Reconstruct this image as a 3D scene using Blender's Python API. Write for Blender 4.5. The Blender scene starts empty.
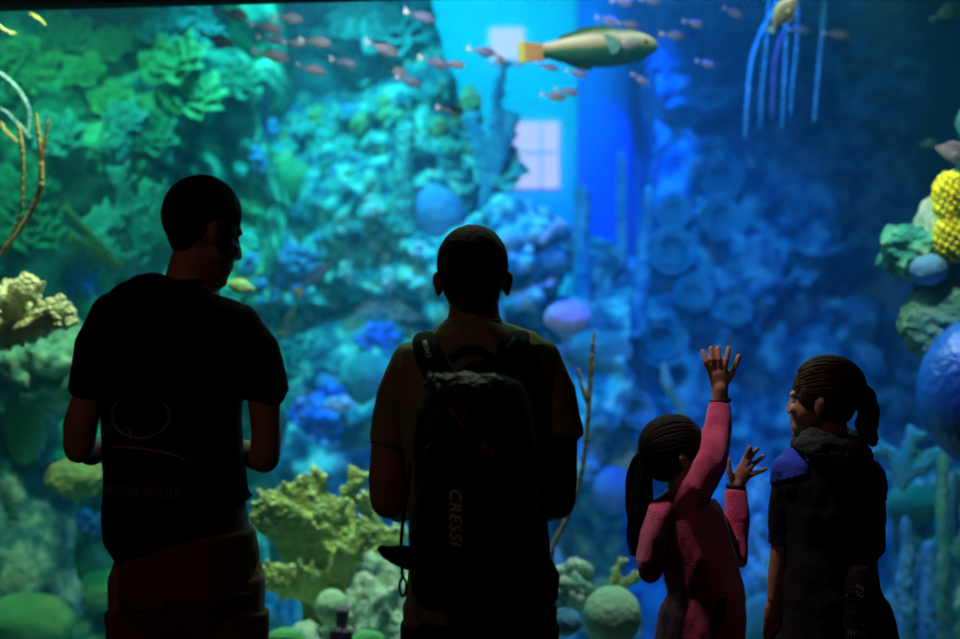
import bpy, bmesh, math, random
from mathutils import Vector, Matrix, noise, Euler
from mathutils.bvhtree import BVHTree

PI = math.pi
V = Vector
sc = bpy.context.scene
col = sc.collection
random.seed(7)

# ------------------------------------------------------------------ camera
F = 50.0 / 36.0 * 960          # focal length in pixels
CAMZ = 1.5
cam = bpy.data.cameras.new('camera')
cam_o = bpy.data.objects.new('camera', cam)
col.objects.link(cam_o)
cam_o.location = (0, 0, CAMZ)
cam_o.rotation_euler = (PI / 2, 0, 0)
cam.lens = 50; cam.sensor_width = 36
cam.clip_end = 60
cam.dof.use_dof = True
cam.dof.focus_distance = 3.25
cam.dof.aperture_fstop = 1.75
sc.camera = cam_o

# ------------------------------------------------------------------ world, exposure, lights
w = bpy.data.worlds.new('world'); sc.world = w
w.use_nodes = True
w.node_tree.nodes['Background'].inputs[0].default_value = (0.0, 0.002, 0.006, 1)
w.node_tree.nodes['Background'].inputs[1].default_value = 0.3
sc.view_settings.view_transform = 'Standard'
sc.view_settings.look = 'None'
sc.view_settings.gamma = 1
sc.view_settings.exposure = 0.0
sc.cycles.use_denoising = True
sc.cycles.max_bounces = 8
sc.cycles.diffuse_bounces = 3
sc.cycles.volume_bounces = 1
sc.cycles.transparent_max_bounces = 16
sc.cycles.caustics_reflective = False
sc.cycles.caustics_refractive = False
sc.cycles.sample_clamp_indirect = 4

def area(name, loc, target, power, color, sx, sy=None):
    l = bpy.data.lights.new(name, 'AREA'); l.energy = power; l.color = color
    l.shape = 'RECTANGLE'; l.size = sx; l.size_y = sy or sx
    o = bpy.data.objects.new(name, l); col.objects.link(o)
    o.location = loc
    o.rotation_euler = (V(target) - V(loc)).to_track_quat('-Z', 'Y').to_euler()
    return o
def spot(name, loc, target, power, color, ang, blend=0.6, r=0.08):
    l = bpy.data.lights.new(name, 'SPOT'); l.energy = power; l.color = color
    l.spot_size = math.radians(ang); l.spot_blend = blend; l.shadow_soft_size = r
    o = bpy.data.objects.new(name, l); col.objects.link(o)
    o.location = loc
    o.rotation_euler = (V(target) - V(loc)).to_track_quat('-Z', 'Y').to_euler()
    return o

# unseen coloured tank lamps, with fills added among them
spot('lamp_reef_left', (-2.6, 6.3, 4.9), (-2.6, 7.7, 1.2), 450, (0.08, 0.85, 0.50), 76, 1.0, 0.15)
spot('lamp_reef_middle', (-1.0, 7.4, 5.1), (-0.8, 8.9, 1.6), 1150, (0.05, 0.68, 0.85), 66, 1.0, 0.15)
spot('lamp_open_water', (0.05, 9.6, 4.9), (0.0, 12.4, 3.8), 850, (0.0, 0.85, 1.0), 66, 1.0, 0.2)
spot('lamp_blue_column', (1.0, 9.0, 4.7), (1.02, 12.0, 2.2), 1300, (0.0, 0.09, 1.0), 36)
spot('lamp_blue_right', (1.2, 7.6, 4.8), (1.5, 10.5, 1.7), 850, (0.02, 0.32, 1.0), 52, 1.0)
spot('lamp_blue_floor', (0.9, 6.4, 4.6), (0.9, 8.6, -0.9), 1000, (0.0, 0.12, 1.0), 60)
spot('lamp_front_left', (-1.3, 4.75, 3.4), (-1.95, 5.3, 1.55), 260, (0.78, 1.0, 0.55), 52)
spot('lamp_front_middle', (-0.55, 5.05, 3.5), (-0.62, 5.42, 0.5), 400, (0.66, 1.0, 0.60), 40)
spot('lamp_front_ball', (0.6, 4.75, 3.3), (0.45, 5.2, 0.35), 170, (0.70, 1.0, 0.78), 30)
spot('lamp_front_right', (1.25, 4.45, 2.85), (1.80, 5.05, 1.7), 80, (0.78, 1.0, 0.74), 44)
spot('lamp_rear_right', (2.6, 5.6, 4.5), (2.2, 7.2, 0.3), 220, (0.05, 0.75, 0.85), 34, 1.0)
spot('lamp_bubble', (0.95, 4.50, 2.85), (1.76, 4.78, 1.25), 80, (0.12, 0.28, 1.0), 22, 0.6, 0.05)  # unseen spot added to put a glint on the blue dome
spot('lamp_fish', (-0.6, 4.7, 3.9), (0.0, 6.1, 2.75), 170, (0.92, 0.95, 1.0), 76, 1.0)
spot('lamp_blue_strands', (1.5, 6.0, 4.9), (1.7, 7.0, 2.6), 50, (0.10, 0.50, 1.0), 44, 1.0)  # unseen spot added to brighten the hanging strands
area('lamp_spill', (0, 5.4, 3.15), (0, 3.0, 1.25), 30, (0.50, 1.0, 0.80), 3.2, 0.25)  # unseen area light added to rim the visitors, stands in for tank glow
spot('lamp_strands', (1.1, 4.6, 3.9), (1.3, 5.6, 2.7), 40, (1.0, 0.95, 0.85), 50, 1.0)  # unseen spot added to lift the yellow-rimmed fish
# warm ceiling downlights and an added fill on the visitors' side
spot('downlight_visitors', (0.06, 3.45, 2.95), (0.55, 3.42, 0.98), 72, (1.0, 0.64, 0.68), 29)
spot('downlight_middle', (-0.15, 3.75, 2.95), (-0.02, 3.02, 1.3), 24, (0.85, 1.0, 0.62), 42)  # greenish fill added on the shoulders, imitates light spilling from the tank
spot('downlight_rear', (-1.5, 0.6, 2.95), (-0.4, 2.9, 0.9), 9.0, (1.0, 0.42, 0.26), 80)

# ------------------------------------------------------------------ materials
MATS = {}
def mat(name, c1, c2=None, c3=None, scale=6.0, rough=0.85, bump=0.0, bscale=None, metal=0.0,
        spec=0.3, kind='noise', cracks=None, tip=None, sheen=0.0, detail=6.0, lo=0.38, hi=0.62):
    if name in MATS: return MATS[name]
    m = bpy.data.materials.new(name); m.use_nodes = True
    nt = m.node_tree; N = nt.nodes; L = nt.links
    b = N['Principled BSDF']
    b.inputs['Roughness'].default_value = rough
    b.inputs['Metallic'].default_value = metal
    b.inputs['Specular IOR Level'].default_value = spec
    if sheen: b.inputs['Sheen Weight'].default_value = sheen
    tc = N.new('ShaderNodeTexCoord')
    def tex(k, s):
        if k == 'voronoi':
            t = N.new('ShaderNodeTexVoronoi'); t.inputs['Scale'].default_value = s
            L.new(tc.outputs['Object'], t.inputs['Vector']); return t.outputs['Distance']
        if k == 'wave':
            t = N.new('ShaderNodeTexWave'); t.inputs['Scale'].default_value = s
            t.inputs['Distortion'].default_value = 6; t.inputs['Detail'].default_value = 3
            L.new(tc.outputs['Object'], t.inputs['Vector']); return t.outputs['Fac']
        t = N.new('ShaderNodeTexNoise'); t.inputs['Scale'].default_value = s
        t.inputs['Detail'].default_value = detail
        L.new(tc.outputs['Object'], t.inputs['Vector']); return t.outputs['Fac']
    out = None
    if c2 is not None:
        f = tex('noise', scale)
        r = N.new('ShaderNodeValToRGB')
        e = r.color_ramp.elements
        e[0].position = lo; e[0].color = (*c1, 1)
        e[1].position = hi; e[1].color = (*(c3 if c3 else c2), 1)
        if c3:
            k = e.new((lo + hi) / 2); k.color = (*c2, 1)
        L.new(f, r.inputs['Fac']); out = r.outputs['Color']
    if tip is not None:                                  # pale growing edges of a coral
        g = N.new('ShaderNodeNewGeometry')
        r2 = N.new('ShaderNodeValToRGB')
        r2.color_ramp.elements[0].position = 0.50; r2.color_ramp.elements[1].position = 0.60
        r2.color_ramp.elements[0].color = (0, 0, 0, 1)
        L.new(g.outputs['Pointiness'], r2.inputs['Fac'])
        mx = N.new('ShaderNodeMix'); mx.data_type = 'RGBA'
        L.new(r2.outputs['Color'], mx.inputs['Factor'])
        if out: L.new(out, mx.inputs['A'])
        else: mx.inputs['A'].default_value = (*c1, 1)
        mx.inputs['B'].default_value = (*tip, 1)
        out = mx.outputs['Result']
    if out: L.new(out, b.inputs['Base Color'])
    else: b.inputs['Base Color'].default_value = (*c1, 1)
    if bump:
        bp = N.new('ShaderNodeBump'); bp.inputs['Strength'].default_value = min(1, bump)
        bp.inputs['Distance'].default_value = 0.02
        L.new(tex(kind, bscale or scale * 3), bp.inputs['Height'])
        L.new(bp.outputs['Normal'], b.inputs['Normal'])
    MATS[name] = m
    return m
def emit(name, c, s):
    m = bpy.data.materials.new(name); m.use_nodes = True
    b = m.node_tree.nodes['Principled BSDF']
    b.inputs['Base Color'].default_value = (0, 0, 0, 1)
    b.inputs['Emission Color'].default_value = (*c, 1); b.inputs['Emission Strength'].default_value = s
    return m

# ------------------------------------------------------------------ object helpers
W = {}
def tag(o, label=None, cat=None, group=None, kind=None):
    if label: o['label'] = label
    if cat: o['category'] = cat
    if group: o['group'] = group
    if kind: o['kind'] = kind
    return o
def empty(name, loc, label=None, cat=None, group=None):
    o = bpy.data.objects.new(name, None); col.objects.link(o); o.location = loc
    o.empty_display_size = 0.1
    W[o] = V(loc)
    return tag(o, label, cat, group)
def link(name, data, m, parent=None, smooth=True, origin=None):
    """bmesh or mesh in world coordinates -> one object"""
    if isinstance(data, bmesh.types.BMesh):
        me = bpy.data.meshes.new(name); data.to_mesh(me); data.free()
    else: me = data
    me.name = name
    if parent is not None: org = W[parent]
    elif origin is not None: org = V(origin)
    else:
        xs = [v.co for v in me.vertices]
        lo = V((min(c.x for c in xs), min(c.y for c in xs), min(c.z for c in xs)))
        hi = V((max(c.x for c in xs), max(c.y for c in xs), max(c.z for c in xs)))
        org = V(((lo.x + hi.x) / 2, (lo.y + hi.y) / 2, lo.z))
    me.transform(Matrix.Translation(-org))
    if smooth:
        me.polygons.foreach_set('use_smooth', [True] * len(me.polygons))
    me.materials.clear(); me.materials.append(m)
    o = bpy.data.objects.new(name, me); col.objects.link(o)
    if parent is not None: o.parent = parent
    else: o.location = org
    W[o] = org
    return o
def structure(name, bm, m, smooth=False):
    return tag(link(name, bm, m, smooth=smooth), kind='structure')
def nb(): return bmesh.new()
def box(bm, c, s, rot=None):
    M = Matrix.Translation(V(c)) @ (rot.to_4x4() if rot else Matrix()) @ Matrix.Diagonal((s[0], s[1], s[2], 1))
    bmesh.ops.create_cube(bm, size=1, matrix=M); return bm
def ell(bm, c, r, rot=None, sub=3):
    r = (r, r, r) if isinstance(r, (int, float)) else r
    M = Matrix.Translation(V(c)) @ (rot.to_4x4() if rot else Matrix()) @ Matrix.Diagonal((r[0], r[1], r[2], 1))
    bmesh.ops.create_icosphere(bm, subdivisions=sub, radius=1, matrix=M); return bm
def tube(bm, pts, rad, n=12, cap=True, ref=(0, 1, 0), jag=None):
    """loft of elliptical rings along a path; rad entries r or (in-plane, depth)"""
    pts = [V(p) for p in pts]; rings = []
    ref = V(ref)
    for i, p in enumerate(pts):
        t = (pts[min(i + 1, len(pts) - 1)] - pts[max(i - 1, 0)])
        if t.length < 1e-9: t = V((0, 0, 1))
        t.normalize()
        s = t.cross(ref)
        if s.length < 0.15: s = t.cross(V((1, 0, 0)))
        s.normalize(); q = s.cross(t).normalized()
        r = rad[i] if isinstance(rad, (list, tuple)) else rad
        ra, rb = (r, r) if isinstance(r, (int, float)) else r
        ring = []
        for k in range(n):
            a = 2 * PI * k / n
            j = 1 + (jag(i, k) if jag else 0)
            ring.append(bm.verts.new(p + s * (math.cos(a) * ra * j) + q * (math.sin(a) * rb * j)))
        rings.append(ring)
    for a, b in zip(rings, rings[1:]):
        for k in range(n):
            bm.faces.new((a[k], a[(k + 1) % n], b[(k + 1) % n], b[k]))
    if cap:
        bm.faces.new(rings[0][::-1]); bm.faces.new(rings[-1])
    return bm
def limb(bm, pts, rad, n=14):
    """tube with round ends, for use before a remesh"""
    tube(bm, pts, rad, n)
    for p, r in ((pts[0], rad[0]), (pts[-1], rad[-1])):
        rr = r if isinstance(r, (int, float)) else min(r)
        ell(bm, p, rr * 0.98, sub=2)
    return bm
def spline(pts, k=6):
    pts = [V(p) for p in pts]; out = []
    for i in range(len(pts) - 1):
        p0 = pts[max(i - 1, 0)]; p1 = pts[i]; p2 = pts[i + 1]; p3 = pts[min(i + 2, len(pts) - 1)]
        for j in range(k):
            t = j / k
            out.append(0.5 * ((2 * p1) + (p2 - p0) * t + (2 * p0 - 5 * p1 + 4 * p2 - p3) * t * t + (3 * p1 - p0 - 3 * p2 + p3) * t ** 3))
    out.append(pts[-1]); return out
def lerp_list(vals, n):
    out = []
    for i in range(n):
        t = i / (n - 1) * (len(vals) - 1); j = min(int(t), len(vals) - 2); f = t - j
        a, b = vals[j], vals[j + 1]
        if isinstance(a, (int, float)): out.append(a + (b - a) * f)
        else: out.append(tuple(x + (y - x) * f for x, y in zip(a, b)))
    return out
def fuse(bm, voxel, smooth=3, disp=None, tris=None):
    """one continuous skin round all the shapes in bm"""
    me = bpy.data.meshes.new('tmp'); bm.to_mesh(me); bm.free()
    o = bpy.data.objects.new('tmp', me); col.objects.link(o)
    r = o.modifiers.new('r', 'REMESH'); r.mode = 'VOXEL'; r.voxel_size = voxel; r.adaptivity = 0
    if smooth:
        s = o.modifiers.new('s', 'SMOOTH'); s.iterations = smooth; s.factor = 0.5
    dg = bpy.context.evaluated_depsgraph_get(); dg.update()
    out = bpy.data.meshes.new_from_object(o.evaluated_get(dg))
    bpy.data.objects.remove(o); bpy.data.meshes.remove(me)
    if disp: displace(out, *disp)
    return out
def displace(me, amp, scale, stretch=(1, 1, 1), seed=0.0, fn=None):
    me.update()
    nrm = [v.normal.copy() for v in me.vertices]
    off = V((seed * 3.1, seed * 1.7, seed * 2.3))
    for v, n in zip(me.vertices, nrm):
        c = V((v.co.x * stretch[0], v.co.y * stretch[1], v.co.z * stretch[2])) * scale + off
        h = fn(c) if fn else noise.fractal(c, 1.0, 2.0, 3)
        v.co += n * (h * amp)
    me.update()
def P(px, py, D):
    return V(((px - 480) / F * D, D, CAMZ - (py - 319.5) / F * D))

# ------------------------------------------------------------------ setting: visitors' hall
m_black = mat('charcoal_paint', (0.012, 0.012, 0.014), (0.02, 0.02, 0.023), rough=0.9, scale=3)
m_carpet = mat('dark_carpet', (0.010, 0.012, 0.018), (0.02, 0.022, 0.03), rough=1, scale=60, bump=0.3)
def wy(x): return 4.171 - 0.114 * x            # the window plane runs slightly askew
YAW = Matrix.Rotation(-math.atan(0.114), 3, 'Z')
def wall_box(x0, x1, z0, z1, y_off, th):
    bm = nb(); vs = []
    for y in (0, th):
        for x, z in ((x0, z0), (x1, z0), (x1, z1), (x0, z1)):
            vs.append(bm.verts.new((x, wy(x) + y_off + y, z)))
    for f in ((0, 1, 2, 3), (7, 6, 5, 4), (0, 4, 5, 1), (1, 5, 6, 2), (2, 6, 7, 3), (3, 7, 4, 0)):
        bm.faces.new([vs[i] for i in f])
    bmesh.ops.recalc_face_normals(bm, faces=bm.faces)
    return bm
def slab(z0, z1):
    bm = nb(); a = [(-5, -3), (5, -3), (5, wy(5) + .001), (-5, wy(-5) + .001)]
    v0 = [bm.verts.new((x, y, z0)) for x, y in a]; v1 = [bm.verts.new((x, y, z1)) for x, y in a]
    bm.faces.new(v0[::-1]); bm.faces.new(v1)
    for k in range(4): bm.faces.new((v0[k], v0[(k + 1) % 4], v1[(k + 1) % 4], v1[k]))
    return bm
structure('floor', slab(-0.1, 0), m_carpet)
structure('ceiling', slab(3.05, 3.15), m_black)
structure('wall_left', box(nb(), (-5.05, 0.87, 1.5), (0.1, 7.74, 3.2)), m_black)
structure('wall_right', box(nb(), (5.05, 0.3, 1.5), (0.1, 6.6, 3.2)), m_black)
structure('wall_back', box(nb(), (0, -3.05, 1.5), (10, 0.1, 3.2)), m_black)
structure('wall_front_header', wall_box(-5, 5, 2.565, 5.6, 0.0, 0.25), m_black)
structure('wall_front_plinth', wall_box(-5, 5, -1.2, 0.32, 0.0, 0.25), m_black)
structure('wall_front_left_pier', wall_box(-5, -3.4, 0.32, 2.565, 0.0, 0.25), m_black)
structure('wall_front_right_pier', wall_box(3.4, 5, 0.32, 2.565, 0.0, 0.25), m_black)
structure('trim_1', wall_box(-3.4, 3.4, 0.32, 0.36, -0.05, 0.18), mat('dark_metal_trim', (0.02, 0.02, 0.022), rough=0.4, metal=0.6))
m_glass = bpy.data.materials.new('clear_acrylic'); m_glass.use_nodes = True
nt = m_glass.node_tree; nt.nodes.clear()
oo = nt.nodes.new('ShaderNodeOutputMaterial'); tb = nt.nodes.new('ShaderNodeBsdfTransparent')
nt.links.new(tb.outputs[0], oo.inputs['Surface'])
structure('window_1', wall_box(-3.4, 3.4, 0.34, 2.565, 0.05, 0.12), m_glass)

# ------------------------------------------------------------------ setting: tank
m_wall_t = mat('tank_render', (0.20, 0.55, 0.66), (0.26, 0.62, 0.72), scale=1.2, rough=0.9)
m_sand = mat('tank_sand', (0.45, 0.45, 0.40), (0.6, 0.58, 0.5), scale=14, rough=1, bump=0.3)
structure('wall_tank_back', box(nb(), (0, 12.6, 1.9), (14.4, 0.2, 7)), m_wall_t)
structure('wall_tank_left', box(nb(), (-7.1, 8.8, 1.9), (0.2, 8.6, 7)), m_wall_t)
structure('wall_tank_right', box(nb(), (7.1, 8.3, 1.9), (0.2, 9.6, 7)), m_wall_t)
structure('ceiling_tank', box(nb(), (0, 8.3, 5.45), (14.4, 9.2, 0.1)), m_black)
def floor_bm():
    bm = nb(); nx, ny = 90, 60
    g = [[bm.verts.new((-7 + 14 * i / nx, 3.9 + 8.6 * j / ny, -0.95 + 0.10 * noise.fractal(V((i * .2, j * .2, 0)), 1, 2, 3))) for i in range(nx + 1)] for j in range(ny + 1)]
    for j in range(ny):
        for i in range(nx): bm.faces.new((g[j][i], g[j][i + 1], g[j + 1][i + 1], g[j + 1][i]))
    return bm
structure('wall_tank_column', tube(nb(), [(P(607, 0, 12.0).x, 12.15, -1.1), (P(607, 0, 12.0).x, 12.15, 5.4)], 0.26, 40), mat('deep_blue_panel', (0.02, 0.16, 0.70), (0.03, 0.20, 0.76), scale=1), True)  # added blue column standing in for the deep blue water, rounded to grade shading
structure('floor_tank_sand', floor_bm(), m_sand, True)
m_water = bpy.data.materials.new('sea_water'); m_water.use_nodes = True
nt = m_water.node_tree; nt.nodes.clear()
oo = nt.nodes.new('ShaderNodeOutputMaterial')
vs_ = nt.nodes.new('ShaderNodeVolumeScatter'); va_ = nt.nodes.new('ShaderNodeVolumeAbsorption'); ad = nt.nodes.new('ShaderNodeAddShader')
vs_.inputs['Color'].default_value = (0.10, 0.60, 1.0, 1); vs_.inputs['Density'].default_value = 0.05; vs_.inputs['Anisotropy'].default_value = 0.35
va_.inputs['Color'].default_value = (0.05, 0.62, 0.90, 1); va_.inputs['Density'].default_value = 0.09
nt.links.new(vs_.outputs[0], ad.inputs[0]); nt.links.new(va_.outputs[0], ad.inputs[1]); nt.links.new(ad.outputs[0], oo.inputs['Volume'])
def water_bm():
    bm = nb(); vs = []
    for z in (-1.15, 5.35):
        for x, y in ((-6.98, wy(-6.98) + 0.26), (6.98, wy(6.98) + 0.26), (6.98, 12.48), (-6.98, 12.48)):
            vs.append(bm.verts.new((x, y, z)))
    for f in ((0, 1, 2, 3), (7, 6, 5, 4), (0, 4, 5, 1), (1, 5, 6, 2), (2, 6, 7, 3), (3, 7, 4, 0)):
        bm.faces.new([vs[i] for i in f])
    bmesh.ops.recalc_face_normals(bm, faces=bm.faces)
    return bm
structure('water', water_bm(), m_water)
# glowing panels added on the far tank wall to stand in for glass reflections
m_glow = emit('lit_window', (0.66, 0.64, 1.0), 1.35)
m_panel_bar = mat('window_bar', (0.7, 0.75, 0.9))
def glow_panel(n, x0, y0, x1, y1, bars_x, bars_y):
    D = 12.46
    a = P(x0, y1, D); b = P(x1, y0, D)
    structure('window_%d' % n, box(nb(), ((a.x + b.x) / 2, D + 0.02, (a.z + b.z) / 2), (b.x - a.x, 0.04, b.z - a.z)), m_glow)
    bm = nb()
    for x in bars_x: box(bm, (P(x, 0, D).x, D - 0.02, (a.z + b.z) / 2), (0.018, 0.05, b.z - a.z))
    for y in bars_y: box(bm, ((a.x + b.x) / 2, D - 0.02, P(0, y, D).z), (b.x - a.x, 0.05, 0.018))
    structure('window_%d_frame' % n, bm, m_panel_bar)
glow_panel(2, 496, 122, 559, 188, (541,), (153,))
glow_panel(3, 490, 28, 524, 62, (), (61,))

# ------------------------------------------------------------------ reef rock masses
SURF = []     # (object) surfaces corals are set on
def sheet(name, x0, x1, z0, z1, yfn, nu, nv, m, label, back=0.8):
    bm = nb(); g = []
    for j in range(nv + 1):
        row = []
        for i in range(nu + 1):
            z = z0 + (z1 - z0) * j / nv; xe = x1(z) if callable(x1) else x1; x = x0 + (xe - x0) * i / nu
            p = V((x, yfn(x, z), z))
            q = p * 1.3
            p += V((noise.noise(q + V((9, 0, 0))), 0, noise.noise(q + V((0, 7, 0))))) * 0.22
            q = p * 4.0
            p += V((noise.noise(q + V((3, 0, 0))), noise.noise(q + V((0, 3, 0))), noise.noise(q))) * 0.06 + V((0, noise.noise(p * 11.0), 0)) * 0.035
            row.append(bm.verts.new(p))
        g.append(row)
    for j in range(nv):
        for i in range(nu): bm.faces.new((g[j][i], g[j][i + 1], g[j + 1][i + 1], g[j + 1][i]))
    ring = [g[0][i] for i in range(nu + 1)] + [g[j][nu] for j in range(1, nv + 1)] + [g[nv][i] for i in range(nu - 1, -1, -1)] + [g[j][0] for j in range(nv - 1, 0, -1)]
    bk = [bm.verts.new((v.co.x, max(v.co.y for v in ring) + back if True else 0, v.co.z)) for v in ring]
    n = len(ring)
    for k in range(n): bm.faces.new((ring[k], bk[k], bk[(k + 1) % n], ring[(k + 1) % n]))
    bm.faces.new(bk)
    bmesh.ops.recalc_face_normals(bm, faces=bm.faces)
    SURF.append(BVHTree.FromBMesh(bm))
    return tag(link(name, bm, m), label, 'rock')
def hit(px, py, push=0.0, default=9.0):
    d = P(px, py, 1.0) - V((0, 0, CAMZ)); d.normalize()
    best = None
    for t in SURF:
        h = t.ray_cast(V((0, 0, CAMZ)), d, 40)
        if h[0] is not None and (best is None or h[3] < best[2]):
            best = (h[0], h[1], h[3])
    if best is None: return P(px, py, default), V((0, -1, 0)), default
    p = best[0] + d * push
    n = best[1]
    if n.dot(d) > 0: n = -n
    return p, n, p.y
def fr(x, z, s, o, seed): return noise.fractal(V((x * s + seed, 5.3 * seed, z * s)), 0.9, 2.1, o)
def ridged(x, z, s, seed): return noise.ridged_multi_fractal(V((x * s + seed, seed, z * s)), 0.9, 2.0, 4, 0.9, 2.0)

m_reef_g = mat('green_reef_rock', (0.02, 0.09, 0.07), (0.08, 0.40, 0.22), (0.35, 0.80, 0.40), scale=5, bump=1, bscale=18, rough=0.95)
m_reef_t = mat('teal_reef_rock', (0.02, 0.12, 0.18), (0.08, 0.38, 0.38), (0.42, 0.78, 0.58), scale=7, bump=1, bscale=20, rough=0.95, detail=9)
m_reef_b = mat('blue_reef_rock', (0.03, 0.12, 0.28), (0.10, 0.34, 0.50), (0.30, 0.70, 0.75), scale=5, bump=1, bscale=16, rough=0.95)

sheet('reef_rock', -5.6, -1.3, -1.1, 4.9, lambda x, z: 7.6 + 0.30 * (z - 1.5) + 0.55 * fr(x, z, 1.0, 4, 1.3) + 0.25 * (x + 3), 200, 220, m_reef_g,
      'tall green overgrown reef rock filling the left side behind the man in black')
sheet('reef_rock', -2.0, lambda z: 0.0 - 0.32 * max(0, z - 2.7), 1.6, 4.95, lambda x, z: 9.0 + 0.35 * (z - 2.5) + 0.5 * fr(x, z, 1.3, 5, 4.1), 130, 150, m_reef_t,
      'teal speckled reef rock at the top centre beside the bright open water')
sheet('reef_rock', -2.3, 0.95, -1.1, 2.15, lambda x, z: 8.1 + 0.75 * max(0, z - 0.6) + 0.45 * fr(x, z, 1.2, 5, 7.7) + (0.5 if z > 1.6 else 0), 170, 150, m_reef_t,
      'mid blue-green reef shelf rising behind the man with the backpack')
sheet('reef_rock', 1.5, 3.6, 1.9, 4.95, lambda x, z: 11.0 + 0.5 * fr(x, z, 1.3, 4, 6.2), 130, 130, m_reef_b,
      'faint blue reef face high up right of the deep blue water')
sheet('reef_rock', 1.0, 6.5, -1.1, 2.1, lambda x, z: 10.3 + 0.3 * fr(x, z, 1.0, 4, 2.2) * 2 + 0.25 * z - 0.1 * x, 190, 130, m_reef_b,
      'dim blue reef rock far behind the two girls')

# ------------------------------------------------------------------ coral kinds
m_leaf_g = mat('green_plate_coral', (0.05, 0.28, 0.10), (0.22, 0.62, 0.18), scale=5, bump=0.8, bscale=30, tip=(0.45, 0.85, 0.3))
m_leaf_t = mat('teal_plate_coral', (0.04, 0.30, 0.24), (0.15, 0.62, 0.50), scale=5, bump=0.8, bscale=30, tip=(0.3, 0.85, 0.75))
m_leaf_d = mat('dark_green_plate_coral', (0.02, 0.14, 0.07), (0.08, 0.34, 0.14), scale=6, bump=0.8, bscale=30, tip=(0.14, 0.5, 0.25))
m_elk = mat('yellow_green_coral', (0.50, 0.58, 0.14), (0.68, 0.76, 0.24), scale=8, bump=0.9, bscale=70, kind='voronoi', tip=(0.85, 1.0, 0.62))
m_elk_t = mat('turquoise_coral', (0.10, 0.55, 0.50), (0.25, 0.75, 0.65), scale=8, bump=0.8, bscale=60, kind='voronoi', tip=(0.5, 1, 0.8))
m_pale = mat('pale_yellow_coral', (0.66, 0.66, 0.36), (0.85, 0.85, 0.52), scale=9, bump=0.8, bscale=70, kind='voronoi', tip=(0.95, 0.95, 0.65))
m_mound = mat('textured_pale_rock', (0.20, 0.36, 0.33), (0.45, 0.62, 0.52), (0.70, 0.75, 0.6), scale=12, bump=1, bscale=38, detail=8)
m_ball = mat('mint_boulder_coral', (0.42, 0.62, 0.42), (0.55, 0.72, 0.50), scale=6, bump=0.5, bscale=40)
m_ball_g = mat('green_boulder_coral', (0.12, 0.52, 0.20), (0.22, 0.66, 0.26), scale=5, bump=0.6, bscale=26, kind='wave')
m_ball_t = mat('teal_boulder_coral', (0.08, 0.42, 0.42), (0.20, 0.62, 0.55), scale=5, bump=0.7, bscale=20, kind='wave')
m_ball_b = mat('blue_boulder_coral', (0.10, 0.30, 0.62), (0.22, 0.48, 0.75), scale=5, bump=0.6, bscale=24)
m_blue = mat('bright_blue_coral', (0.05, 0.16, 0.80), (0.20, 0.40, 0.95), (0.8, 0.6, 0.95), scale=9, bump=1, bscale=30, lo=0.45, hi=0.75)
m_pink = mat('pink_white_coral', (0.75, 0.55, 0.80), (0.95, 0.80, 0.95), scale=7, bump=0.8, bscale=30)
m_white = mat('white_cyan_coral', (0.35, 0.70, 0.72), (0.80, 0.95, 0.90), scale=8, bump=1, bscale=30)
m_pillar = mat('teal_pillar_coral', (0.06, 0.34, 0.36), (0.20, 0.62, 0.50), scale=9, bump=1, bscale=26)
m_pillar_b = mat('blue_pillar_coral', (0.04, 0.22, 0.42), (0.14, 0.46, 0.62), scale=9, bump=1, bscale=26)
m_yel = mat('bright_yellow_coral', (0.85, 0.68, 0.01), (1.0, 0.88, 0.06), scale=20, rough=0.6)
m_purple = mat('purple_sponge', (0.20, 0.12, 0.24), (0.32, 0.20, 0.34), scale=14, bump=0.7, bscale=60)
m_whip = mat('tan_sea_whip', (0.42, 0.32, 0.12), (0.58, 0.46, 0.20), scale=30, bump=0.6, bscale=90)
m_gorg = mat('pale_blue_sponge', (0.10, 0.28, 0.34), (0.22, 0.46, 0.50), scale=20, bump=0.6, bscale=60)
m_reflection_dome = mat('blue_bubble_dome', (0.015, 0.10, 0.45), (0.02, 0.15, 0.55), scale=2, rough=0.2, spec=1.0, bump=0.6, bscale=30)

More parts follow.
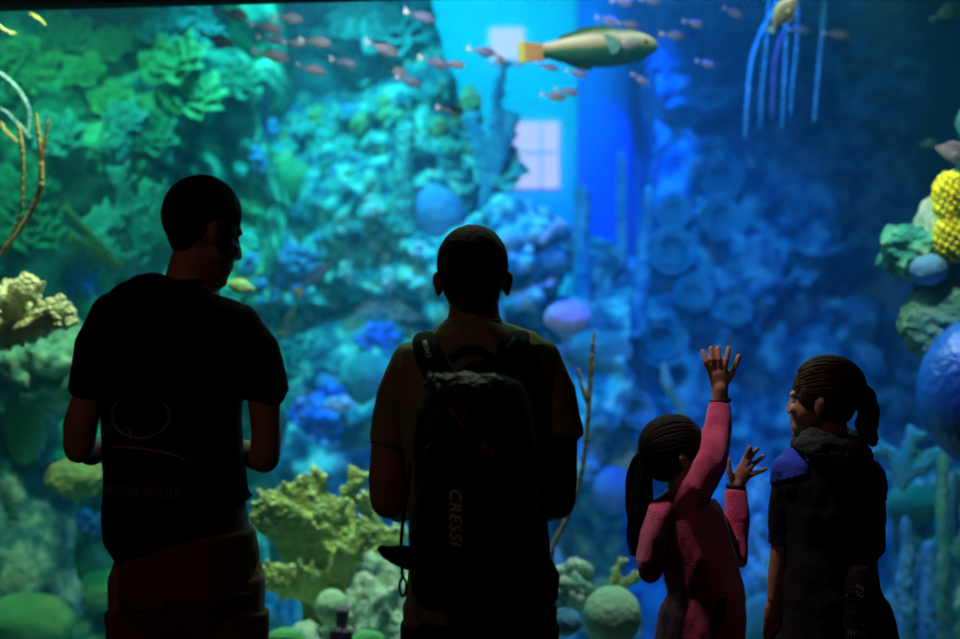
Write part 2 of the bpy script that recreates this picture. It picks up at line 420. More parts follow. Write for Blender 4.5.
def basis(n, up=(0, 0, 1)):
    z = V(n).normalized(); x = V(up).cross(z)
    if x.length < 0.1: x = V((1, 0, 0)).cross(z)
    x.normalize(); y = z.cross(x)
    return Matrix((x, y, z)).transposed()
def ruffle_bm(c, n, r, seed, whorls=3, cup=0.35, lobe=1.0):
    bm = nb(); R = basis(n); rnd = random.Random(seed)
    for wl in range(whorls):
        rr = r * (1.0 - 0.28 * wl); lift = r * 0.10 * wl; k = rnd.choice((5, 6, 7, 8)); ph = rnd.random() * 6
        k2 = k * 2 + 1; nr, nt = 9, 84; g = []
        for i in range(nr + 1):
            t = 0.06 + 0.94 * i / nr; row = []
            for j in range(nt):
                a = 2 * PI * j / nt
                q = 1 + lobe * 0.13 * math.sin(k * a + ph) + lobe * 0.05 * math.sin(k2 * a - ph) + 0.12 * noise.noise(V((math.cos(a) * 1.6, math.sin(a) * 1.6, seed + wl * 3)))
                rad = rr * t * (1 + (q - 1) * t)
                z = lift + rr * ((cup + 0.12 * wl) * t * t + 0.13 * lobe * t * t * math.sin(k * a + ph + 1.2) + 0.035 * math.sin(t * 18))
                row.append(bm.verts.new(V(c) + R @ V((rad * math.cos(a), rad * math.sin(a), z))))
            g.append(row)
        for i in range(nr):
            for j in range(nt):
                bm.faces.new((g[i][j], g[i][(j + 1) % nt], g[i + 1][(j + 1) % nt], g[i + 1][j]))
        bm.faces.new(g[0][::-1])
    # a stalk that carries the whorls
    tube(bm, [V(c) - V(n) * r * 0.5, V(c) + V(n) * r * 0.1], [r * 0.22, r * 0.14], 12)
    me = bpy.data.meshes.new('t'); bm.to_mesh(me); bm.free()
    o = bpy.data.objects.new('t', me); col.objects.link(o)
    s = o.modifiers.new('s', 'SOLIDIFY'); s.thickness = r * 0.06
    dg = bpy.context.evaluated_depsgraph_get(); dg.update()
    out = bpy.data.meshes.new_from_object(o.evaluated_get(dg))
    bpy.data.objects.remove(o); bpy.data.meshes.remove(me)
    return out
def boulder_me(c, r, seed, amp=0.10, sc_=1.6, sub=5, rot=None):
    r = (r, r, r) if isinstance(r, (int, float)) else r
    bm = nb(); ell(bm, (0, 0, 0), 1, sub=sub)
    for v in bm.verts:
        n = v.co.normalized()
        h = noise.fractal(n * sc_ + V((seed, seed * 2, 0)), 0.9, 2, 4) * amp
        v.co = n * (1 + h)
    M = Matrix.Translation(V(c)) @ (rot.to_4x4() if rot else Matrix()) @ Matrix.Diagonal((r[0], r[1], r[2], 1))
    bm.transform(M)
    me = bpy.data.meshes.new('b'); bm.to_mesh(me); bm.free(); return me
def knobs_me(c, r, seed, n=40, kr=0.28, voxel=None, core=0.75, fade=False):
    """a colony of rounded knobs on a lumpy core, one skin"""
    rnd = random.Random(seed); r = (r, r, r) if isinstance(r, (int, float)) else r
    bm = nb(); ell(bm, c, tuple(x * core for x in r), sub=3)
    rm = sum(r) / 3
    for i in range(n):
        z = 1 - 2 * (i + 0.5) / n; a = i * 2.39996; q = math.sqrt(max(0, 1 - z * z))
        d = V((q * math.cos(a), q * math.sin(a), z)); d += V((rnd.uniform(-.2, .2),) * 3)
        p = V(c) + V((d.x * r[0], d.y * r[1], d.z * r[2])) * rnd.uniform(0.78, 1.0)
        s = rm * kr * rnd.uniform(0.7, 1.25)
        ell(bm, p, s, sub=2)
    return fuse(bm, voxel or rm * 0.045, 1)
def pillar_me(base, top, r0, r1, seed, wob=0.25, n=26):
    base, top = V(base), V(top); k = 60; bm = nb(); pts = []; rad = []
    rnd = random.Random(seed)
    for i in range(k + 1):
        t = i / k; p = base.lerp(top, t)
        p += V((noise.noise(V((t * 3, seed, 0))), 0, 0)) * r0 * 0.5
        pts.append(p)
        e = math.sqrt(max(0.02, 1 - ((t - 0.93) / 0.07) ** 2)) if t > 0.93 else 1
        rad.append((r0 + (r1 - r0) * t) * e)
    def jag(i, kk):
        a = 2 * PI * kk / n
        q = V((math.cos(a) * 1.5, math.sin(a) * 1.5, i / k * (top - base).length / r0 * 1.1 + seed))
        return wob * (noise.cell_vector(q * 1.3).x - 0.5) * 0.4 + wob * noise.noise(q * 1.7)
    tube(bm, pts, rad, n, jag=jag)
    me = bpy.data.meshes.new('p'); bm.to_mesh(me); bm.free(); return me
def blade(bm, pts, widths, th, fingers=5, seed=0, flen=0.05):
    """one flattened, fringed branch of an elkhorn coral"""
    rnd = random.Random(seed)
    s = spline(pts, 8); wd = lerp_list(widths, len(s))
    tube(bm, s, [(w_ * (1 + 0.12 * noise.noise(V((i * .4, seed, 0)))), th * (1 + .4 * noise.noise(V((i * .3, 0, seed))))) for i, w_ in enumerate(wd)], 18)
    t = (s[-1] - s[-4]).normalized(); side = t.cross(V((0, 1, 0))).normalized()
    for k in range(fingers):                    # fringe at the end
        u = (k / (fingers - 1) * 2 - 1) if fingers > 1 else 0
        p = s[-1] + side * u * wd[-1] * 0.85
        d = (t + side * u * 0.5 + V((0, rnd.uniform(-.3, .3), 0))).normalized()
        L_ = flen * rnd.uniform(0.6, 1.3)
        tube(bm, [p - d * L_ * 0.8, p + d * L_ * 0.5, p + d * L_], [th * 1.1, th * 0.9, th * 0.5], 8)
    for k in range(fingers * 2):                # knobs along both edges
        i = rnd.randint(len(s) // 3, len(s) - 2); sg = rnd.choice((-1, 1))
        tt = (s[i + 1] - s[i - 1]).normalized(); sd = tt.cross(V((0, 1, 0))).normalized()
        p = s[i] + sd * sg * wd[i] * 0.9
        d = (tt * 0.6 + sd * sg + V((0, rnd.uniform(-.5, .5), 0))).normalized()
        L_ = flen * rnd.uniform(0.3, 0.8)
        tube(bm, [p - d * L_, p + d * L_], [th, th * 0.6], 8)
def px_blades(spec, D, th, voxel, flen, disp=None):
    """spec: list of (list of (px,py,dd), list of half widths in px, fingers)"""
    bm = nb()
    for i, (pts, wd, fg) in enumerate(spec):
        blade(bm, [P(x, y, D + d) for x, y, d in pts], [q * D / F for q in wd], th, fg, seed=i + 1, flen=flen)
    return fuse(bm, voxel, 2, disp)

def coral(name, me, m, label, group=None, cat='coral'):
    return tag(link(name, me, m), label, cat, group, 'thing')
cnt = [0]
def rosette(px, py, r, m, label, tilt=(0, 0, 0.5), whorls=3, D=None, group=None, cup=0.35, lobe=1.0):
    cnt[0] += 1
    if D: c, n, y = P(px, py, D), V((0, -1, 0)), D
    else: c, n, y = hit(px, py, -0.05)
    nn = (n * 0.3 + V((0, -1, 0)) + V(tilt)).normalized()
    rr = r * y / F
    return coral('plate_coral', ruffle_bm(c + nn * rr * 0.1, nn, rr, cnt[0] * 1.7, whorls, cup, lobe), m, label, group)
def ball(px, py, rx, rz, m, label, D=None, amp=0.08, name='boulder_coral', ry=None, seed=None):
    cnt[0] += 1
    if D: c, y = P(px, py, D), D
    else:
        c, n, y = hit(px, py, 0.0)
    s = y / F
    return coral(name, boulder_me(c, (rx * s, (ry or min(rx, rz)) * s, rz * s), seed or cnt[0], amp), m, label)
def pillar(px, y_top, y_bot, w0, w1, D, m, label, lean=0, group=None):
    cnt[0] += 1
    return coral('pillar_coral', pillar_me(P(px, y_bot, D), P(px + lean, y_top, D), w0 * D / F, w1 * D / F, cnt[0]), m, label, group)

def rock(name, me, m, label):
    bm = nb(); bm.from_mesh(me); SURF.append(BVHTree.FromBMesh(bm)); bm.free()
    return coral(name, me, m, label, cat='rock')
m_pit = mat('pitted_green_rock', (0.06, 0.22, 0.16), (0.18, 0.48, 0.34), (0.34, 0.62, 0.40), scale=16, bump=1, bscale=24)
rock('pitted_rock', boulder_me(P(62, 368, 6.3), (58 * 6.3 / F, 0.3, 42 * 6.3 / F), 21, 0.3, 1.8), m_pit, 'pitted pale green rock face behind the man\'s left arm')
rock('rock_outcrop', pillar_me(P(22, 760, 6.5), P(14, 340, 6.5), 0.28, 0.16, 31, 0.3), m_reef_t, 'dark teal rock column along the left edge')
rock('rock_outcrop', pillar_me(P(70, 760, 7.0), P(60, 470, 7.0), 0.34, 0.22, 32, 0.3), m_reef_g, 'greenish rock lump behind the two green mounds')
rock('reef_mound', boulder_me(P(770, 620, 7.4), (60 * 7.4 / F, 0.5, 140 * 7.4 / F), 71, 0.3, 2.2, sub=6), m_reef_b, 'blue-lit rough rock between the two girls')
rock('reef_mound', boulder_me(P(930, 640, 7.6), (90 * 7.6 / F, 0.5, 170 * 7.6 / F), 72, 0.3, 2.2, sub=6), m_reef_t, 'teal rough rock behind the pillars on the right')
rock('reef_ledge', boulder_me((-1.0, 5.25, -0.40), (2.6, 0.45, 0.60), 75, 0.10, 2.6, sub=6), m_reef_t, 'low rock ledge the front corals grow on')
rock('reef_mound', boulder_me(P(385, 655, 5.45), (62 * 5.45 / F, 0.24, 98 * 5.45 / F), 51, 0.22, 2.2, sub=6), m_mound, 'rough pale blue-green rock mound left of the backpack')
rock('rock_outcrop', pillar_me(P(1022, 760, 5.4), P(1018, 60, 5.4), 0.24, 0.20, 83, 0.3), m_reef_t, 'dark rock column just beyond the right edge')

rock('reef_knoll', knobs_me(P(515, 262, 8.5), (46 * 8 / F, 0.35, 62 * 8 / F), 61, 70, 0.26, 0.022), m_reef_t, 'dark green knobbly reef knoll right of the backpacker\'s head')
rock('reef_knoll', knobs_me(P(470, 300, 8.5), (40 * 8 / F, 0.35, 80 * 8 / F), 62, 70, 0.26, 0.022), m_reef_t, 'dark reef knoll directly behind the backpacker\'s head')
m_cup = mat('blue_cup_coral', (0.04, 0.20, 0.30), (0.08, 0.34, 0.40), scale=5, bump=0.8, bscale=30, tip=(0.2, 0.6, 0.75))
# ---- upper left rosettes
for px, py, r, mm, tl, lab in (
    (62, 42, 30, m_leaf_g, (0.2, 0, 0.4), 'ruffled green plate coral highest on the left reef under the window edge'),
    (84, 76, 22, m_leaf_g, (0, 0, 0.5), 'small ruffled green plate coral just under the highest one on the left'),
    (112, 106, 22, m_leaf_g, (0.1, 0, 0.6), 'green plate coral directly above the cyan-edged one on the left reef'),
    (112, 50, 24, m_leaf_g, (-0.2, 0, 0.5), 'open green plate coral second from the left in the top row'),
    (124, 122, 20, m_leaf_t, (0.2, 0, 0.5), 'cyan-edged plate coral lowest of the green cluster above the man in black'),
    (178, 70, 34, m_leaf_g, (0, 0, 0.8), 'wide spiral green plate coral left of the school of fish'),
    (192, 101, 32, m_leaf_g, (0.1, 0, 0.9), 'wide green plate coral tiered under the spiral one'),
    (240, 86, 24, m_leaf_d, (0, 0, 0.7), 'dark green plate coral under the leftmost schooling fish'),
    (28, 72, 30, m_leaf_g, (0.4, 0, 0.3), 'olive green fan-like plate coral near the top left corner'),
    (20, 205, 34, m_leaf_d, (0.3, 0, 1.0), 'dark green layered plate coral behind the sea whips'),
    (30, 235, 36, m_leaf_d, (0.2, 0, 1.1), 'lowest dark green layered plate coral behind the sea whips'),
    (8, 188, 26, m_leaf_d, (0.3, 0, 1.0), 'topmost dark green layered plate coral at the left edge'),
    (165, 30, 24, m_ball_b and m_leaf_t, (0, 0, 0.4), 'blue-lit plate coral under the window top edge left of the fish'),
    (205, 28, 24, m_leaf_t, (0.2, 0, 0.5), 'teal plate coral behind the two leftmost schooling fish'),
    (392, 36, 40, m_leaf_t, (0.2, 0, 0.6), 'large teal plate coral at the top centre behind the fish school'),
    (352, 22, 22, m_leaf_t, (-0.2, 0, 0.6), 'small teal plate coral left of the large one at the top centre'),
    (60, 140, 26, m_leaf_t, (0.3, 0, 0.6), 'teal plate coral beside the forked sea whip tip'),
    (150, 140, 26, m_leaf_d, (0.1, 0, 0.7), 'dark plate coral above the head of the man in black'),
):
    rosette(px, py, r, mm, lab, tl)
# ---- rounded corals on the left and centre
ball(317, 77, 29, 30, m_ball_t, 'round turquoise boulder coral just below the school of fish', amp=0.04)
ball(290, 180, 24, 22, m_ball_g, 'round green boulder coral right of the man in black\'s head', amp=0.05)
ball(25, 425, 20, 40, m_ball_g, 'tall egg-shaped green coral at the left edge beside the man\'s elbow', amp=0.06)
ball(30, 622, 44, 30, m_ball_g, 'large flat green boulder coral in the bottom left corner', D=6.1, amp=0.05)
ball(102, 590, 36, 22, m_ball_g, 'smaller green mound against the khaki shorts', amp=0.06)
ball(327, 384, 12, 12, m_ball_b, 'small smooth blue ball coral above the bright blue clump', amp=0.03)
ball(368, 378, 27, 26, m_ball_t, 'dark teal boulder coral right of the small blue ball', amp=0.08)
ball(430, 215, 36, 30, m_ball_b, 'large dim blue boulder behind the green column', amp=0.04)
ball(332, 607, 17, 18, m_ball, 'pale mint ball coral behind the purple tube sponges', D=5.2, amp=0.04)
ball(612, 616, 29, 30, m_ball, 'big pale cracked ball coral beside the pink shirt', D=5.0, amp=0.04)
ball(565, 622, 16, 14, m_ball_b, 'dark blue ball coral touching the big pale ball', D=4.95, amp=0.05)
ball(760, 628, 22, 34, m_ball_t, 'smooth blue dome coral between the two girls', amp=0.03)
ball(912, 505, 26, 22, m_ball_g, 'dark green dome coral behind the ponytailed girl\'s shoulder', amp=0.06)
ball(612, 490, 22, 24, m_ball_b, 'dim blue boulder left of the pink-shirted girl\'s ponytail', amp=0.04)
ball(598, 352, 34, 22, m_ball_t, 'dark blue boulder under the pinkish dome coral', amp=0.08)
def knobs(name, px, py, rx, rz, seed, n, kr, m, label, ry=None):
    c, nn, y = hit(px, py, 0.02); q = y / F
    return coral(name, knobs_me(c, (rx * q, ry or min(rx, rz) * q * .8, rz * q), seed, n, kr), m, label)
knobs('boulder_coral', 295, 362, 30, 22, 4, 60, 0.22, m_ball_t, 'teal knobbly coral beside the black sleeve above the blue clump')
knobs('blue_coral', 328, 424, 40, 34, 5, 120, 0.17, m_blue, 'bright blue clustered coral between the two men')
coral('blue_coral', knobs_me(hit(343, 402)[0] + V((0, -0.22, 0)), (0.085, 0.07, 0.04), 6, 26, 0.30), m_pink, 'small pink-white tuft on top of the bright blue clump')
knobs('blue_coral', 378, 338, 20, 16, 16, 50, 0.22, m_blue, 'blue coral tuft left of the backpacker\'s collar')
knobs('crust_coral', 390, 312, 38, 11, 8, 90, 0.2, m_white, 'whitish cyan crust coral on the ledge left of the backpacker\'s head')
knobs('crust_coral', 285, 262, 34, 20, 9, 80, 0.18, m_ball_b, 'blue crust coral right of the man in black\'s face')
knobs('crust_coral', 78, 286, 20, 18, 10, 60, 0.2, m_blue, 'blue tufted coral beside the pale table coral')
knobs('crust_coral', 80, 522, 26, 12, 11, 60, 0.22, m_blue, 'blue crust coral behind the black shirt hem')
ball(568, 318, 24, 17, m_pink, D=7.7, name='dome_coral', amp=0.05, label='pinkish white dome coral right of the backpacker\'s ear')
ball(543, 340, 8, 12, m_pink, name='dome_coral', amp=0.05, label='small pinkish knob below the white dome coral')
coral('finger_coral', knobs_me(P(569, 585, 5.1), (24 * 5.1 / F, 0.09, 24 * 5.1 / F), 12, 60, 0.26), m_mound, 'pale teal knobbly coral right of the backpack strap')
# pitted rock faces on the left
# cup sponge
coral('cup_sponge', boulder_me(P(76, 478, 6.0), (30 * 6 / F, 0.09, 20 * 6 / F), 41, 0.18), mat('olive_sponge', (0.20, 0.36, 0.12), (0.36, 0.42, 0.14), scale=9, bump=0.8, bscale=40, tip=(0.4, 0.7, 0.3)), 'olive sponge under the left elbow of the man in black', cat='sponge')

# ---- turquoise elkhorn at mid left
coral('elkhorn_coral', px_blades([
    ([(150, 290, 0.1), (140, 250, 0), (128, 205, 0), (122, 180, 0)], [16, 14, 12, 5], 4),
    ([(150, 280, 0.1), (118, 245, -0.1), (100, 222, -0.1)], [12, 14, 12], 6),
    ([(150, 280, 0.1), (165, 240, 0), (172, 200, 0)], [12, 12, 10], 5),
    ([(150, 280, 0.1), (150, 235, 0.1), (152, 195, 0.1)], [10, 12, 9], 5),
    ([(150, 285, 0), (125, 265, -0.2), (105, 250, -0.2)], [10, 9, 6], 4),
], 6.9, 0.025, 0.016, 0.09), m_elk_t, 'turquoise branching elkhorn coral left of the man in black\'s head')
coral('elkhorn_coral', px_blades([([(118, 266, 0), (96, 240, 0), (66, 210, 0)], [5, 5, 3], 3)], 6.5, 0.016, 0.012, 0.03), m_elk, 'thin yellow coral branch, upper one left of the turquoise elkhorn')
coral('elkhorn_coral', px_blades([([(122, 268, 0), (98, 250, 0), (72, 238, 0)], [5, 6, 5], 3)], 6.5, 0.016, 0.012, 0.03), m_elk, 'thin yellow coral branch, lower one left of the turquoise elkhorn')
# ---- pale table coral at the left edge
tb_spec = []
rnd = random.Random(3)
for k in range(16):
    x = -20 + k * 5.6; y = 318 - 26 * math.exp(-((k - 5) / 5.0) ** 2) + rnd.uniform(-5, 5)
    tb_spec.append(([(-30, 345, 0.15), ((x - 30) / 2 + 4, (y + 345) / 2 + 4, rnd.uniform(-.1, .1)), (x + 4, y, rnd.uniform(-.25, .15))], [10, 10, 8], 4))
tb_spec.append(([(-20, 335, 0), (30, 322, -0.1), (62, 306, -0.1)], [14, 12, 9], 6))
tb_spec.append(([(-20, 325, 0), (15, 300, -0.1), (30, 283, -0.1)], [14, 12, 9], 6))
coral('table_coral', px_blades(tb_spec, 5.0, 0.016, 0.008, 0.035), m_pale, 'pale yellow fringed table coral jutting in at the left edge')
# ---- big yellow-green elkhorn in front
coral('elkhorn_coral', px_blades([
    ([(320, 640, 0.1), (325, 592, 0.05), (322, 560, 0.0), (328, 530, 0), (332, 506, 0)], [22, 24, 22, 13, 11], 5),
    ([(320, 585, 0.05), (300, 545, -0.05), (285, 520, -0.1), (262, 510, -0.12)], [24, 24, 20, 14], 6),
    ([(300, 545, -0.05), (302, 515, -0.05), (292, 490, -0.05)], [18, 22, 18], 6),
    ([(295, 520, -0.05), (312, 490, 0), (318, 478, 0)], [12, 10, 6], 4),
    ([(325, 590, 0), (290, 580, -0.1), (262, 578, -0.12)], [20, 18, 10], 5),
    ([(330, 570, 0), (342, 540, 0), (346, 505, 0.05), (356, 478, 0.05)], [14, 13, 10, 6], 4),
    ([(335, 580, 0), (350, 555, -0.05), (366, 528, -0.05)], [14, 12, 9], 4),
    ([(345, 600, 0), (382, 560, 0.1), (372, 520, 0.1), (366, 500, 0.1)], [14, 14, 9, 7], 3),
    ([(385, 580, 0.1), (392, 545, 0.1), (392, 535, 0.1)], [14, 13, 12], 4),
], 5.4, 0.018, 0.008, 0.045, (0.004, 34)), m_elk, 'large yellow-green elkhorn coral between the two men')
# textured pale mound at its right
coral('reef_mound', boulder_me(P(300, 655, 5.2), (40 * 5.2 / F, 0.18, 28 * 5.2 / F), 52, 0.25, 2.2), m_mound, 'low encrusted rock at the foot of the mint ball coral', cat='rock')
ball(285, 640, 20, 12, m_ball_g, 'small green cushion coral at the bottom edge left of the purple tubes', D=4.95)
ball(368, 642, 18, 12, m_ball_g, 'small green cushion coral at the bottom edge right of the purple tubes', D=4.9)
# purple tube sponges
def tube_sponge(px, yt, yb, r, D, label, lean=0):
    bm = nb(); s = D / F
    o_ = [P(px + lean * (1 - t) * 1.0, yb + (yt - yb) * t, D) for t in (0, .3, .6, .85, 1)]
    a = tube(nb(), o_ + [o_[-1], o_[-1] + (o_[-2] - o_[-1]) * 0.9], [r * s * .75, r * s * .8, r * s * .9, r * s, r * s * 1.08, r * s * .62, r * s * .55], 20)
    coral('tube_sponge', a, m_purple, label, cat='sponge')
tube_sponge(343, 607, 645, 6.5, 4.8, 'tallest of the three purple tube sponges', lean=-3)
tube_sponge(335, 629, 652, 5.5, 4.75, 'short purple tube sponge left of the tallest tube')
tube_sponge(348, 630, 652, 5.5, 4.75, 'short purple tube sponge right of the tallest tube')
# ---- sea whips
def whip(pts, rads, D, m, label, name='sea_whip'):
    s = spline([P(x, y, D + (p[0] if p else 0)) for x, y, *p in pts], 8)
    bm = tube(nb(), s, lerp_list([r * D / F for r in rads], len(s)), 10, jag=lambda i, k: 0.22 * noise.noise(V((i * .7, k, 1))))
    return tag(link(name, bm, m), label, 'sea whip')
def whip_forks(paths, D, m, label):
    bm = nb()
    for pts, rads in paths:
        s = spline([P(x, y, D) for x, y in pts], 8)
        limb(bm, s, lerp_list([r * D / F for r in rads], len(s)), 10)
    return tag(link('sea_whip', fuse(bm, 0.0035, 1, (0.002, 60)), m), label, 'sea whip')
whip_forks([([(-12, 268), (4, 250), (25, 222), (40, 190), (41, 160), (38, 130), (36, 114)], [2.2, 2.4, 2.6, 3.2, 2.6, 2.2, 1.4]),
            ([(41, 165), (45, 140), (49, 118)], [2.2, 2.0, 1.2])], 4.8, m_whip, 'tan forked sea whip curving up at the left edge')
whip_forks([([(4, 250), (20, 215), (23, 180), (22, 150), (19, 128)], [1.5, 1.6, 1.8, 2.2, 2.2])], 4.8, m_whip, 'thinner tan sea whip left of the forked one')
whip_forks([([(545, 600), (553, 548), (568, 515), (582, 470), (588, 420), (591, 370), (594, 332)], [2.5, 2.6, 2.6, 2.4, 2.6, 3.0, 1.4]),
            ([(589, 408), (583, 390), (578, 370)], [2.2, 2.2, 1.8])], 4.9, m_whip, 'tall tan forked sea whip beside the backpacker\'s right arm')
whip([(-8, 70), (8, 80), (22, 96), (29, 112), (28, 132)], [2.4, 2.6, 2.4, 2.0, 1.5], 5.2, m_gorg, 'pale blue drooping rope sponge in the top left corner', 'rope_sponge')
whip([(-5, 108), (6, 112), (14, 120), (22, 128), (30, 138)], [1.5, 1.7, 1.5, 1.8, 1.2], 5.3, m_gorg, 'thin knotted blue-green rope sponge under the drooping one', 'rope_sponge')
whip([(0, 122), (8, 134), (18, 142)], [1.6, 1.8, 1.2], 5.3, m_whip, 'short olive twig crossing the rope sponges', 'sea_twig')
whip([(-6, 22), (4, 30), (10, 33), (16, 34)], [1.5, 1.7, 1.8, 1.2], 5.2, m_pale, 'small pale twig at the very top left', 'sea_twig')
whip([(30, 14), (38, 18), (45, 25)], [1.2, 1.5, 1.0], 5.2, m_elk, 'short yellowish twig under the window top edge', 'sea_twig')
coral('sea_fan', px_blades([([(488, 215, 0), (490, 170, 0), (496, 130, 0), (498, 95, 0), (504, 66, 0)], [12, 10, 8, 5, 3], 5), ([(496, 170, 0), (508, 140, 0), (512, 118, 0)], [7, 6, 4], 4),
                          ([(494, 185, 0), (482, 150, 0), (472, 120, 0)], [10, 9, 7], 5), ([(494, 200, 0), (512, 180, 0), (522, 168, 0)], [4, 3, 2], 3)], 8.9, 0.02, 0.015, 0.05), m_pillar_b, 'dark blue branching sea fan against the lit far window', cat='sea fan')
# ---- green column and centre reef
pillar(405, 125, 235, 11, 9, 8.6, m_pillar, 'green knobbly pillar coral above the shelf left of the backpacker\'s head')
pillar(582, 184, 300, 9, 7, 9.2, m_pillar_b, 'short teal pillar coral in front of the deep blue water')
pillar(622, 150, 320, 7, 5, 9.6, m_pillar_b, 'tall thin pillar coral right of the deep blue water', lean=-1)
pillar(640, 185, 330, 9, 5, 9.4, m_pillar_b, 'teal pillar coral leaning beside the tall thin one', lean=8)
pillar(905, 516, 680, 14, 5, 6.6, m_pillar_b, 'pointed blue pillar coral right of the ponytailed girl')
pillar(944, 450, 690, 9, 6, 6.3, m_pillar, 'tall dark teal pillar coral near the right edge')
pillar(930, 540, 690, 12, 7, 6.8, m_pillar_b, 'squat blue pillar coral between the two taller ones on the right')
pillar(956, 470, 690, 6, 5, 6.0, m_pillar_b, 'thin blue pillar coral cut by the right edge')
# centre dark reef with bright knobs
ball(537, 234, 8, 7, m_white, 'small bright round coral on the dark knoll')
ball(529, 250, 5, 5, m_white, 'tiny bright coral dot below the small bright round one')
coral('finger_coral', px_blades([([(540, 245, 0), (550, 232, 0), (561, 221, 0)], [4, 4, 4], 3)], 7.6, 0.02, 0.015, 0.02), m_white, 'short pale finger coral pointing up at the blue water')
rosette(540, 286, 16, m_white, 'flat pale cyan plate coral above the pinkish dome', (0, 0, 2.4), 1)
rosette(500, 175, 26, m_leaf_t, 'hazy teal coral head below the lit far window', (0, 0, 0.8), 2)
# blue hazy ring shapes at right centre
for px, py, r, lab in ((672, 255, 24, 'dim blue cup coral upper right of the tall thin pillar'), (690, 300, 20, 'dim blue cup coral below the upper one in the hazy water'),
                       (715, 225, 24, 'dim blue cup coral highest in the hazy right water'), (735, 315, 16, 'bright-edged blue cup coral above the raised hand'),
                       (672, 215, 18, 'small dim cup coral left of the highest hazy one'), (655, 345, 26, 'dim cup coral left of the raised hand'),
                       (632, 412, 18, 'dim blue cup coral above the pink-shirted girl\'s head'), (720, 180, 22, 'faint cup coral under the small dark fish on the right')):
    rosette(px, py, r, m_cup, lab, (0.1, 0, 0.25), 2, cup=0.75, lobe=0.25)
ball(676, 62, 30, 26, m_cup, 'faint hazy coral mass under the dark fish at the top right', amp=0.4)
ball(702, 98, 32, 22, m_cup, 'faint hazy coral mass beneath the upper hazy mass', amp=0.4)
# wavy pale strand above pink girl
whip([(664, 362), (668, 385), (680, 405), (685, 420)], [3, 6, 6, 4], 7.4, m_elk_t, 'pale turquoise coral strand above the pink-shirted girl\'s head', 'coral_strand')
# branches behind big pale ball
coral('elkhorn_coral', px_blades([([(604, 600, 0), (612, 580, 0), (622, 561, 0)], [5, 4, 2], 2), ([(612, 590, 0), (630, 580, 0), (650, 571, 0)], [6, 5, 5], 3),
                                  ([(612, 590, 0), (616, 575, 0)], [4, 2], 2)], 5.3, 0.014, 0.009, 0.02), m_elk, 'olive branching coral behind the big pale ball coral')
# right lower corals
coral('elkhorn_coral', px_blades([([(900, 490, 0), (905, 460, 0), (915, 435, 0)], [8, 7, 6], 4), ([(900, 480, 0), (890, 455, 0), (878, 448, 0)], [6, 6, 5], 3),
                                  ([(905, 480, 0), (925, 462, 0), (940, 456, 0)], [6, 6, 5], 4)], 6.9, 0.025, 0.015, 0.04), m_elk_t, 'teal branching coral right of the ponytail')

# ---- right-hand island
coral('knobby_rock', boulder_me(P(908, 251, 5.1), (28 * 5.1 / F, 0.11, 27 * 5.1 / F), 81, 0.32, 1.7, 6), mat('teal_lump_rock', (0.05, 0.34, 0.32), (0.14, 0.52, 0.34), (0.4, 0.6, 0.4), scale=7, bump=1, bscale=40), 'knobbly teal rock left of the yellow coral', cat='rock')
coral('knobby_rock', boulder_me(P(942, 245, 5.2), (26 * 5.2 / F, 0.10, 48 * 5.2 / F), 82, 0.3, 2.2, 6), m_mound, 'pale knobbly rock behind the yellow coral', cat='rock')
ball(928, 269, 19, 16, m_ball_b, 'smooth dark blue ball coral tucked under the yellow coral', D=5.0, amp=0.03)
def plate_rock():
    me = boulder_me(P(958, 322, 5.1), (60 * 5.1 / F, 0.13, 46 * 5.1 / F), 84, 0.10, 1.4, 6)
    for v in me.vertices: v.co.z = min(v.co.z, P(0, 286, 5.1).z + 0.006 * math.sin(v.co.x * 60))
    displace(me, 0.010, 26, (1, 1, 1.6), 3); return me
coral('plate_rock', plate_rock(), mat('grey_green_crust', (0.10, 0.30, 0.24), (0.20, 0.42, 0.30), scale=12, bump=1, bscale=60), 'ridged grey-green rock slab at the right edge under the blue ball', cat='rock')
def yellow():
    rnd = random.Random(5); bm = nb(); D = 5.0
    for c, r in ((P(950, 198, D), (15, 24)), (P(952, 238, D), (17, 22))):
        rr = (r[0] * D / F, 0.07, r[1] * D / F); ell(bm, c, tuple(q * .9 for q in rr), sub=3)
        n = 110
        for i in range(n):
            z = 1 - 2 * (i + .5) / n; a = i * 2.39996; q = math.sqrt(1 - z * z)
            p = c + V((q * math.cos(a) * rr[0], q * math.sin(a) * rr[1], z * rr[2]))
            ell(bm, c + (p - c) * 1.06, 0.0105 * rnd.uniform(.85, 1.2), sub=2)
    return fuse(bm, 0.0035, 1)
coral('yellow_coral', yellow(), m_yel, 'bright yellow beaded coral at the right edge')
coral('bubble_dome', boulder_me(P(984, 392, 4.87), (66 * 4.87 / F, 0.2, 76 * 4.87 / F), 91, 0.01), m_reflection_dome, 'glossy deep blue dome with a white glint at the right edge', cat='dome')  # added dome, shaped after a blue glow reflected in the glass
# hanging kelp-like strands top right
for k, (pts, r, lab) in enumerate((
    ([(745, 140), (748, 95), (752, 60), (762, 32), (775, 8), (782, -20)], 2.2, 'long blue hanging strand leftmost of the strands at the top right'),
    ([(772, 120), (774, 70), (778, 48), (784, 34), (796, 28)], 2.0, 'brownish hooked strand under the yellow fish'),
    ([(782, 130), (784, 90), (786, 45), (786, -15)], 1.6, 'thin straight strand right of the hooked one'),
    ([(790, 120), (793, 80), (797, 40), (797, -15)], 1.4, 'thin faint strand left of the bright straight one'),
    ([(814, 122), (818, 80), (822, 35), (827, -20)], 2.2, 'bright straight blue strand rightmost at the top'),
    ([(760, 130), (762, 90), (766, 50), (770, -15)], 1.3, 'faint strand just right of the leftmost long strand'))):
    whip(pts, [r * .6, r, r, r], 7.0, m_elk_t if k != 1 else m_purple, lab, 'hanging_strand')

